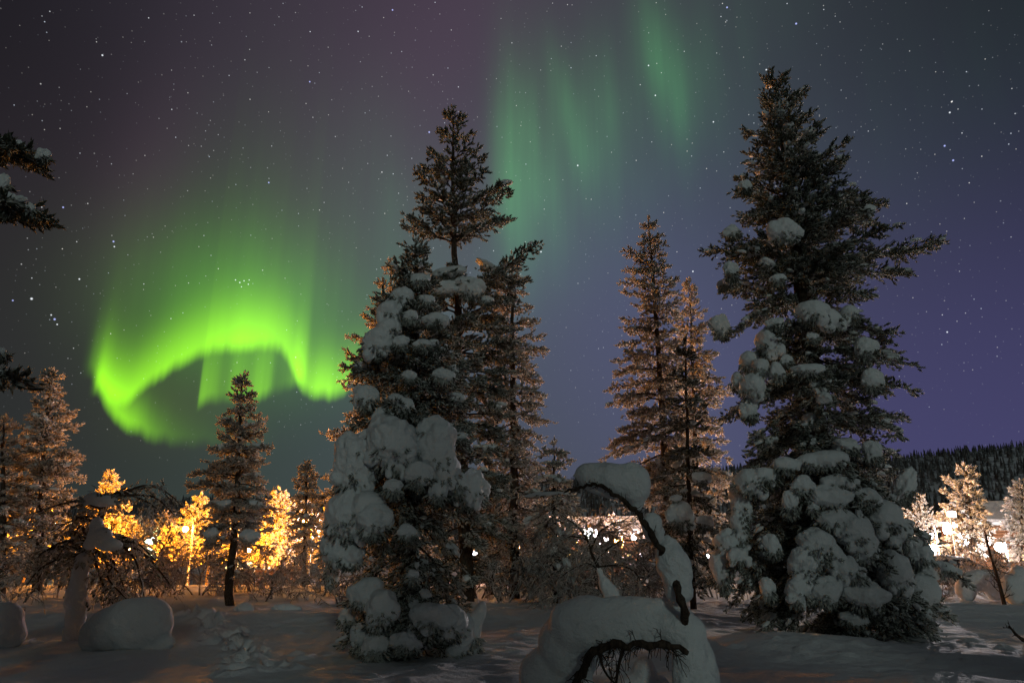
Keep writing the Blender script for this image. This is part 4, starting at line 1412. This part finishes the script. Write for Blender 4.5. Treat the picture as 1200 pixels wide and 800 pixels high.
SH = [shrub_mesh(200 + k, 1.5, st_, ln_) for k, (st_, ln_) in enumerate([(4, .5), (5, .7), (3, .35), (4, .9), (3, .6)])]
SHRUBS = [
    (640, 17.5, 1.0, 'frosted bare shrub beside the drooping spruce foot'), (668, 16, .9, 'frosted bare shrub left of the bowed birch'), (690, 19, 1.5, 'tall frosted bare shrub behind the bowed birch'),
    (712, 21, 1.7, 'tall frosted bare shrub in front of the white village lights'), (738, 18, 1.5, 'frosted bare shrub seen under the sapling snow cap'), (752, 22, 1.7, 'tall frosted bare shrub left of the slender spruce'),
    (725, 15, .9, 'low frosted shrub behind the sapling snow blanket'), (765, 16, 1.0, 'frosted shrub right of the sapling stem'), (628, 22, 1.5, 'frosted shrub between the broad and the drooping spruce'),
    (675, 24, 1.8, 'far frosted shrub catching the white village glow'), (590, 17, .9, 'low frosted shrub at the broad spruce foot'), (560, 19, 1.1, 'frosted shrub right of the pillow tree'),
    (700, 27, 2.0, 'largest frosted shrub in the thicket under the arch'), (745, 28, 1.9, 'frosted shrub in the back of the thicket by the slender spruce'), (650, 28, 1.8, 'frosted shrub in the back of the thicket by the drooping spruce'),
    (310, 18, .8, 'low frosted shrub right of the lone brown spruce'), (300, 21, 1.0, 'frosted shrub behind the lone brown spruce'), (325, 22, 1.0, 'frosted shrub below the golden tree'),
    (340, 25, 1.0, 'frosted shrub left of the slim bare trunk'), (375, 20, .9, 'frosted shrub right of the slim bare trunk'), (395, 17, .9, 'frosted shrub at the edge of the pillow tree snow'),
    (405, 20, 1.1, 'frosted shrub behind the pillow tree'), (210, 22, 1.1, 'frosted shrub below the pale green tree'), (235, 20, 1.0, 'frosted shrub left of the lone brown spruce'),
    (185, 24, 1.2, 'frosted shrub right of the bent pine boughs'), (160, 20, 1.1, 'frosted shrub behind the bent pine boughs'), (130, 18, 1.1, 'frosted shrub right of the snow plastered trunk'),
    (75, 18, 1.2, 'frosted shrub left of the snow plastered trunk'), (20, 17, 1.1, 'frosted shrub near the left edge'), (55, 24, 1.4, 'frosted shrub behind the pointed rimed spruce'),
    (255, 27, 1.3, 'far frosted shrub left of the lone spruce trunk'), (110, 26, 1.4, 'far frosted shrub behind the bent pine'),
    (1108, 22, .6, 'brownish frosted shrub below the white floodlight'), (1140, 27, .75, 'frosted shrub below the reddish pine'), (1165, 24, .8, 'frosted shrub behind the snow covered stump'),
    (1188, 28, .9, 'frosted shrub below the lit cabin'), (1206, 20, 1.0, 'frosted shrub at the right edge'), (1105, 27, 1.3, 'frosted shrub right of the huge spruce flank'),
    (1092, 20, .8, 'low frosted shrub touching the huge spruce skirt'), (1160, 32, 1.0, 'far frosted shrub in front of the lit cabin'), (1128, 33, .9, 'far frosted shrub beside the parked car'),
    (840, 20, 1.2, 'frosted shrub left of the huge spruce skirt'), (828, 24, 1.5, 'frosted shrub behind the thin dark spruce'),
    (445, 24, 1.3, 'frosted shrub hidden behind the pillow tree trunk'), (525, 22, 1.2, 'frosted shrub behind the snow draped bough'), (500, 26, 1.4, 'frosted shrub behind the pillow tree foot'),
]
rr_ = random.Random(8)
for k, (px, Yk, sc, label) in enumerate(SHRUBS):
    x = W(px, 690, Yk)[0]
    o = link('frosted_shrub', SH[k % 5])
    o.location = (x, Yk, gz(x, Yk))
    o.scale = (sc * rr_.uniform(.9, 1.2), sc * rr_.uniform(.9, 1.2), sc * rr_.uniform(.75, 1.0))
    o.rotation_euler = (0, 0, rr_.uniform(0, 6.28))
    tag(o, label, 'shrub', 'frosted bare shrubs of the clearing')

# dark dead stems on the right
b0 = W(1172, 700, 17)
r = thing('dead_sapling', 'dark leaning dead sapling by the snow covered stumps', 'tree', (float(b0[0]), 17, gz(b0[0], 17)))
mb = MB()
st = spline(px_path([(1178, 712), (1170, 680), (1160, 648), (1154, 622)], 17), 12)
mb.tube(st, np.linspace(.05, .012, 12), 6)
twiggy(mb, st, 22, .40, rng, .010, 0, .2)
mb.build('stem', M['bark'], r)
b0 = W(1190, 745, 11)
r = thing('fallen_branch', 'dark fallen branch poking out of the snow at the right', 'branch', (float(b0[0]), 11, gz(b0[0], 11)))
mb = MB()
st = spline(px_path([(1200, 750), (1192, 744), (1182, 733)], 11), 8)
mb.tube(st, np.linspace(.03, .01, 8), 6)
twiggy(mb, st, 6, .14, rng, .007, 0, .1)
mb.build('stem', M['bark'], r)


# ------------------------------------------------------------------ village: lamps, cabins, car
SOD = (1.0, 0.30, 0.012)
WHT = (1.0, 0.88, 0.86)
PNK = (1.0, 0.80, 0.86)
GRN = (0.75, 1.0, 0.55)
VIO = (0.75, 0.60, 1.0)
RED = (1.0, 0.55, 0.22)
MATS_L = {}


def street_lamp(px, py, Y, col, power, label, rad=.15, group='lit lamps of the village'):
    p = W(px, py, Y)
    g0 = gz(p[0], Y)
    x, y = float(p[0]), float(Y)
    r = thing('street_lamp', label, 'lamp', (x, y, g0), group)
    mb = MB()
    mb.tube([(x + .45, y + .1, g0 - .2), (x + .45, y + .1, p[2] * .5 + g0 * .5), (x + .44, y + .1, p[2] + .2), (x + .34, y + .08, p[2] + .5), (x + .1, y, p[2] + .55)], [.07, .06, .05, .04, .035], 8)
    mb.build('pole', M['metal'], r, True)
    mb = MB()
    a = np.arange(10) * math.pi / 5
    for k, (r0, r1, z0, z1) in enumerate([(rad * 1.25, rad * .4, rad * .98, rad * 1.5)]):
        lo = np.stack([x + r0 * np.cos(a), y + r0 * np.sin(a), np.full(10, p[2] + z0)], -1)
        hi = np.stack([x + r1 * np.cos(a), y + r1 * np.sin(a), np.full(10, p[2] + z1)], -1)
        i = np.arange(10)
        mb.add(np.vstack([lo, hi, [(x, y, p[2] + z1 + .08)]]), np.stack([10 + i, 10 + (i + 1) % 10, np.full(10, 20)], -1), np.stack([i, (i + 1) % 10, 10 + (i + 1) % 10, 10 + i], -1))
    mb.build('lamp_hood', M['metal'], r)
    v, f = ICO2
    mb = MB()
    mb.add(v * rad * np.array([1, 1, .95]) + np.array([x, y, p[2]]), f)
    key = (col, power)
    if key not in MATS_L:
        MATS_L[key] = mat_emit('lamp_light', col, power)
    mb.build('lamp_globe', MATS_L[key], r, True)


LAMPS = [
    (118, 622, 41, SOD, 2000, 'sodium street lamp inside the glowing amber tree at the left'),
    (217, 620, 43, SOD, 2900, 'sodium street lamp shining white hot before the golden tree'),
    (270, 616, 42, SOD, 3000, 'sodium street lamp hidden behind the lone brown spruce'),
    (357, 612, 43, SOD, 2800, 'sodium street lamp behind the slim bare trunked spruce'),
    (380, 618, 54, WHT, 450, 'white street lamp peeping out left of the pillow tree'),
    (174, 634, 57, GRN, 500, 'greenish white street lamp beside the pale green tree'),
    (52, 606, 42, SOD, 2200, 'sodium street lamp behind the pointed rimed spruce'),
    (292, 644, 50, SOD, 900, 'low sodium street lamp showing just right of the lone spruce'),
    (84, 634, 46, SOD, 700, 'sodium street lamp low behind the bent pine trunk'),
    (150, 642, 48, SOD, 700, 'sodium street lamp under the bent pine boughs'),
    (950, 618, 46, RED, 1700, 'unseen reddish lamp added behind the huge spruce trunk to backlight it'),  # added out of sight, warms the huge spruce crown from behind
    (484, 622, 46, RED, 1800, 'unseen reddish lamp added behind the pillow tree trunk to backlight it'),  # likewise added, a hidden backlight for the pillow tree
    (600, 626, 46, RED, 1800, 'unseen reddish lamp added behind the broad frosted spruce to backlight it'),  # added hidden backlight for the broad spruce
    (66, 612, 52, GRN, 350, 'greenish street lamp left of the bent pine'),
    (520, 652, 56, SOD, 1800, 'amber street lamp glinting through the pillow tree'),
    (556, 648, 52, VIO, 1000, 'violet white street lamp right of the pillow tree'),
    (668, 630, 44, SOD, 900, 'orange street lamp at the left of the bright thicket'),
    (692, 626, 46, PNK, 500, 'brilliant white street lamp in the middle of the thicket', .42),
    (706, 634, 48, PNK, 400, 'brilliant white street lamp right beside the tiny yellow tree', .36),
    (722, 634, 47, SOD, 1000, 'orange street lamp below the tiny yellow tree'),
    (742, 630, 48, WHT, 900, 'warm white street lamp at the right of the thicket'),
    (828, 652, 48, VIO, 900, 'violet white street lamp left of the huge spruce'),
    (846, 634, 48, RED, 1300, 'amber street lamp glinting beside the huge spruce skirt'),
    (1114, 620, 51, WHT, 70, 'dazzling white floodlight lamp beside the reddish pine', .5),
    (1126, 632, 52, WHT, 70, 'second dazzling white lamp right behind the floodlight', .5),
    (1092, 642, 44, WHT, 120, 'white lamp against the huge spruce flank', .2),
    (1172, 641, 44, WHT, 110, 'white lamp below the snowy cabin eave', .3),
    (1090, 628, 40, RED, 800, 'orange lamp lighting the reddish pine'),
]
LAMP_GAIN = 3.0
for a in LAMPS:
    street_lamp(*a[:4], a[4] * LAMP_GAIN * (1 if len(a) > 6 else 2.15) * (.85 if a[3] is SOD else 1), *a[5:])


# a floodlight on a mast at the edge of the village, aimed out over the clearing
p = W(1116, 602, 43)
g0 = gz(p[0], 43)
r = thing('floodlight', 'floodlight on a mast aimed over the snow at the right', 'lamp', (float(p[0]), 43.0, g0))
mb = MB()
mb.tube([(p[0], 43.25, g0 - .2), (p[0], 43.25, p[2] + .5)], [.08, .06], 8)
mb.build('mast', M['metal'], r, True)
mb = MB()
mb.box((p[0] - .28, 43.06, p[2] - .20), (p[0] + .28, 43.20, p[2] + .20))
mb.build('housing', M['metal'], r)
mb = MB()
mb.box((p[0] - .22, 43.02, p[2] - .14), (p[0] + .22, 43.05, p[2] + .14))
mb.build('lens', mat_emit('flood_lens', (1.0, .93, .95), 60.0), r)
fl = bpy.data.lights.new('flood_beam', 'SPOT')
fl.energy = 20000
fl.color = (1.0, .90, .93)
fl.spot_size = math.radians(40)
fl.spot_blend = .7
fl.shadow_soft_size = .12
fo = bpy.data.objects.new('flood_beam', fl)
C.objects.link(fo)
fo.parent = r
fo.matrix_parent_inverse = Matrix.Translation(r.location).inverted()
fo.location = (p[0], 42.9, p[2])
tgt = Vector(W(1150, 770, 10)) - Vector((p[0], 42.9, p[2]))
fo.rotation_euler = tgt.to_track_quat('-Z', 'Y').to_euler()


def cabin(px0, px1, Y, eave_py, label, depth=6.0, windows=4):
    x0, x1 = W(px0, eave_py, Y)[0], W(px1, eave_py, Y)[0]
    ze = W((px0 + px1) / 2, eave_py, Y)[2]
    g0 = gz((x0 + x1) / 2, Y) - .2
    y0, y1 = Y, Y + depth
    r = thing('cabin', label, 'building', ((x0 + x1) / 2, Y, g0 + .2))
    mb = MB()
    n = max(6, int((ze - g0) / .22))
    for k in range(n):                       # stacked logs
        z = g0 + (k + .5) * (ze - g0) / n
        rr = (ze - g0) / n / 2 + .006
        for yy in (y0, y1):
            mb.tube([(x0 - .15, yy, z), (x1 + .15, yy, z)], rr, 7)
        for xx in (x0, x1):
            mb.tube([(xx, y0 - .15, z + rr * .5), (xx, y1 + .15, z + rr * .5)], rr, 7)
    mb.build('wall', M['log'], r, True)
    rise = 1.5
    ym = (y0 + y1) / 2
    mb = MB()
    for ya, za, yb, zb in ((y0 - .7, ze - .1, ym, ze + rise), (y1 + .7, ze - .1, ym, ze + rise)):
        v = [(x0 - .6, ya, za), (x1 + .6, ya, za), (x1 + .6, yb, zb), (x0 - .6, yb, zb), (x0 - .6, ya, za + .14), (x1 + .6, ya, za + .14), (x1 + .6, yb, zb + .14), (x0 - .6, yb, zb + .14)]
        mb.add(v, None, [(0, 3, 2, 1), (4, 5, 6, 7), (0, 1, 5, 4), (1, 2, 6, 5), (2, 3, 7, 6), (3, 0, 4, 7)])
    rf = mb.build('roof', M['log'], r)
    m_ = MB()
    xs = np.linspace(x0 - .75, x1 + .75, 30)
    prof = [(y0 - .85, ze + .02), (y0 - .9, ze + .25), (y0 - .7, ze + .48), (ym - 1, ze + rise * .72 + .5), (ym, ze + rise + .55), (ym + 1, ze + rise * .72 + .5), (y1 + .8, ze + .45), (y1 + .85, ze + .05)]
    rows = np.array([[(x, yy, zz_ + .10 * (vnoise(np.array([x * .9]), np.array([yy]), 4)[0] - .5)) for yy, zz_ in prof] for x in xs])
    k = len(prof)
    i = np.arange(len(xs) - 1)[:, None] * k
    j = np.arange(k - 1)[None, :]
    m_.add(rows.reshape(-1, 3), None, np.stack([i + j, i + j + 1, i + k + j + 1, i + k + j], -1).reshape(-1, 4))
    ends = [list(range(k)), [(len(xs) - 1) * k + q for q in range(k)]]
    for e in ends:
        m_.f3.append(np.array([(e[0], e[q], e[q + 1]) for q in range(1, k - 1)]))
        m_.m3.append(np.zeros(k - 2))
    m_.build('roof_snow', M['snow'], rf, False)
    ww = (x1 - x0) / (windows + 1)
    for q in range(windows):
        cx = x0 + ww * (q + 1)
        zc = g0 + (ze - g0) * .58
        fm = MB()
        for lo, hi in (((cx - .55, y0 - .30, zc - .5), (cx - .45, y0 - .12, zc + .5)), ((cx + .45, y0 - .30, zc - .5), (cx + .55, y0 - .12, zc + .5)),
                       ((cx - .45, y0 - .30, zc - .5), (cx + .45, y0 - .12, zc - .4)), ((cx - .45, y0 - .30, zc + .4), (cx + .45, y0 - .12, zc + .5)), ((cx - .03, y0 - .28, zc - .4), (cx + .03, y0 - .2, zc + .4))):
            fm.box(lo, hi)
        w_ = fm.build('window', M['frame'], r)
        pm = MB()
        pm.box((cx - .45, y0 - .19, zc - .4), (cx + .45, y0 - .16, zc + .4))
        pm.build('pane', M['window_lit'], w_)
    return r


cabin(1158, 1262, 56, 616, 'low log cabin under thick roof snow at the right edge', windows=5)
cabin(655, 745, 66, 630, 'log cabin with lit windows behind the frosted thicket', windows=6)
cabin(252, 330, 66, 640, 'low log cabin behind the lone brown spruce', windows=4)

# parked car, half hidden by the shrubs
Yc = 33.0
c = W(1106, 650, Yc)
g0 = gz(c[0], Yc)
r = thing('parked_car', 'dark parked car with snow on its roof near the white floodlight', 'car', (float(c[0]), Yc, g0))
r.rotation_euler = (0, 0, 0)


def car_body(r, cx, cy, z0):
    L, Wd = 4.3, 1.75
    prof = [(-2.15, .45), (-2.12, .78), (-1.95, .92), (-1.25, .98), (-.55, 1.42), (-.2, 1.48), (.75, 1.46), (1.45, 1.05), (2.0, .98), (2.14, .75), (2.14, .42)]
    lower = [(-2.15, .30), (2.14, .30)]
    sec = [(-.5, 1.0), (-.47, 1.0), (.47, 1.0), (.5, 1.0)]
    mb = MB()
    pts = prof + [(2.1, .28), (-2.1, .28)]
    n = len(pts)
    rings = []
    for s, w in ((-1, .93), (-.92, 1.0), (.92, 1.0), (1, .93)):
        ring = []
        for x, z in pts:
            inset = .16 * max(0, z - .95) / .5
            ring.append((cx + x * w * (1 if z < 1.1 else .97), cy + s * (Wd / 2) - s * inset, z0 + .28 + (z - .28) * (w if z > 1 else 1)))
        rings.append(ring)
    v = np.array(rings).reshape(-1, 3)
    q = []
    for k in range(3):
        for i in range(n):
            q.append((k * n + i, k * n + (i + 1) % n, (k + 1) * n + (i + 1) % n, (k + 1) * n + i))
    f3 = []
    for k in (0, 3):
        for i in range(1, n - 1):
            f3.append((k * n, k * n + i, k * n + i + 1))
    mb.add(v, f3, q)
    mb.build('body', M['car_paint'], r, False)
    y_ = cy - Wd / 2
    mb = MB()
    for xs_ in (((-.95, 1.02), (-.5, 1.36), (.05, 1.40), (.05, 1.02)), ((.12, 1.02), (.12, 1.40), (.7, 1.36), (1.2, 1.05))):
        for yy, sg in ((y_, 1), (cy + Wd / 2, -1)):
            f = [(cx + a, yy + sg * (.16 * max(0, b - .95) / .5) - sg * .012, z0 + b) for a, b in xs_]
            b_ = [(p[0], p[1] + sg * .02, p[2]) for p in f]
            mb.add(f + b_, None, [(0, 1, 2, 3), (4, 7, 6, 5), (0, 4, 5, 1), (1, 5, 6, 2), (2, 6, 7, 3), (3, 7, 4, 0)])
    mb.build('window', M['glass'], r)
    for wx in (-1.35, 1.35):
        for s in (-1, 1):
            wm = MB()
            yy = cy + s * (Wd / 2 - .10)
            wm.tube([(cx + wx, yy - .1, z0 + .31), (cx + wx, yy + .1, z0 + .31)], .31, 18)
            wo_ = wm.build('wheel', M['rubber'], r, False)
            hm = MB()
            hm.tube([(cx + wx, yy + s * .09, z0 + .31), (cx + wx, yy + s * .125, z0 + .31)], .19, 14)
            hm.build('rim', M['metal'], wo_)
    me = remeshed('snow_cap', [((cx + .2, cy, z0 + 1.47), (.95, .70, .12), 0), ((cx - .1, cy, z0 + 1.5), (.6, .6, .14), 0)], .06, M['snow'], 4, .02, 3)
    link('snow_cap', me, r)
    me = remeshed('snow_cap', [((cx - 1.65, cy, z0 + .96), (.45, .72, .10), 0)], .05, M['snow'], 4, .02, 4)
    link('snow_cap', me, r)


car_body(r, float(c[0]), Yc, g0 - .05)

# snow-capped utility box
c = W(1104, 640, 44)
g0 = gz(c[0], 44)
r = thing('utility_box', 'pale utility box wearing a snow cap under the floodlight', 'box', (float(c[0]), 44, g0))
x, y = float(c[0]), 44.0
hh = max(1.4, c[2] - g0)
mb = MB()
mb.box((x - .55, y, g0 - .2), (x + .55, y + .5, g0 + hh))
mb.build('body', M['box_paint'], r)
mb = MB()
mb.box((x - .45, y - .03, g0 + .25), (x - .02, y - .003, g0 + hh - .12))
mb.box((x + .02, y - .03, g0 + .25), (x + .45, y - .003, g0 + hh - .12))
mb.build('door', M['metal'], r)
me = remeshed('snow_cap', [((x, y + .25, g0 + hh + .08), (.62, .36, .2), 0), ((x - .2, y + .25, g0 + hh + .16), (.4, .3, .2), 0)], .04, M['snow'], 4, .02, 6)
link('snow_cap', me, r)
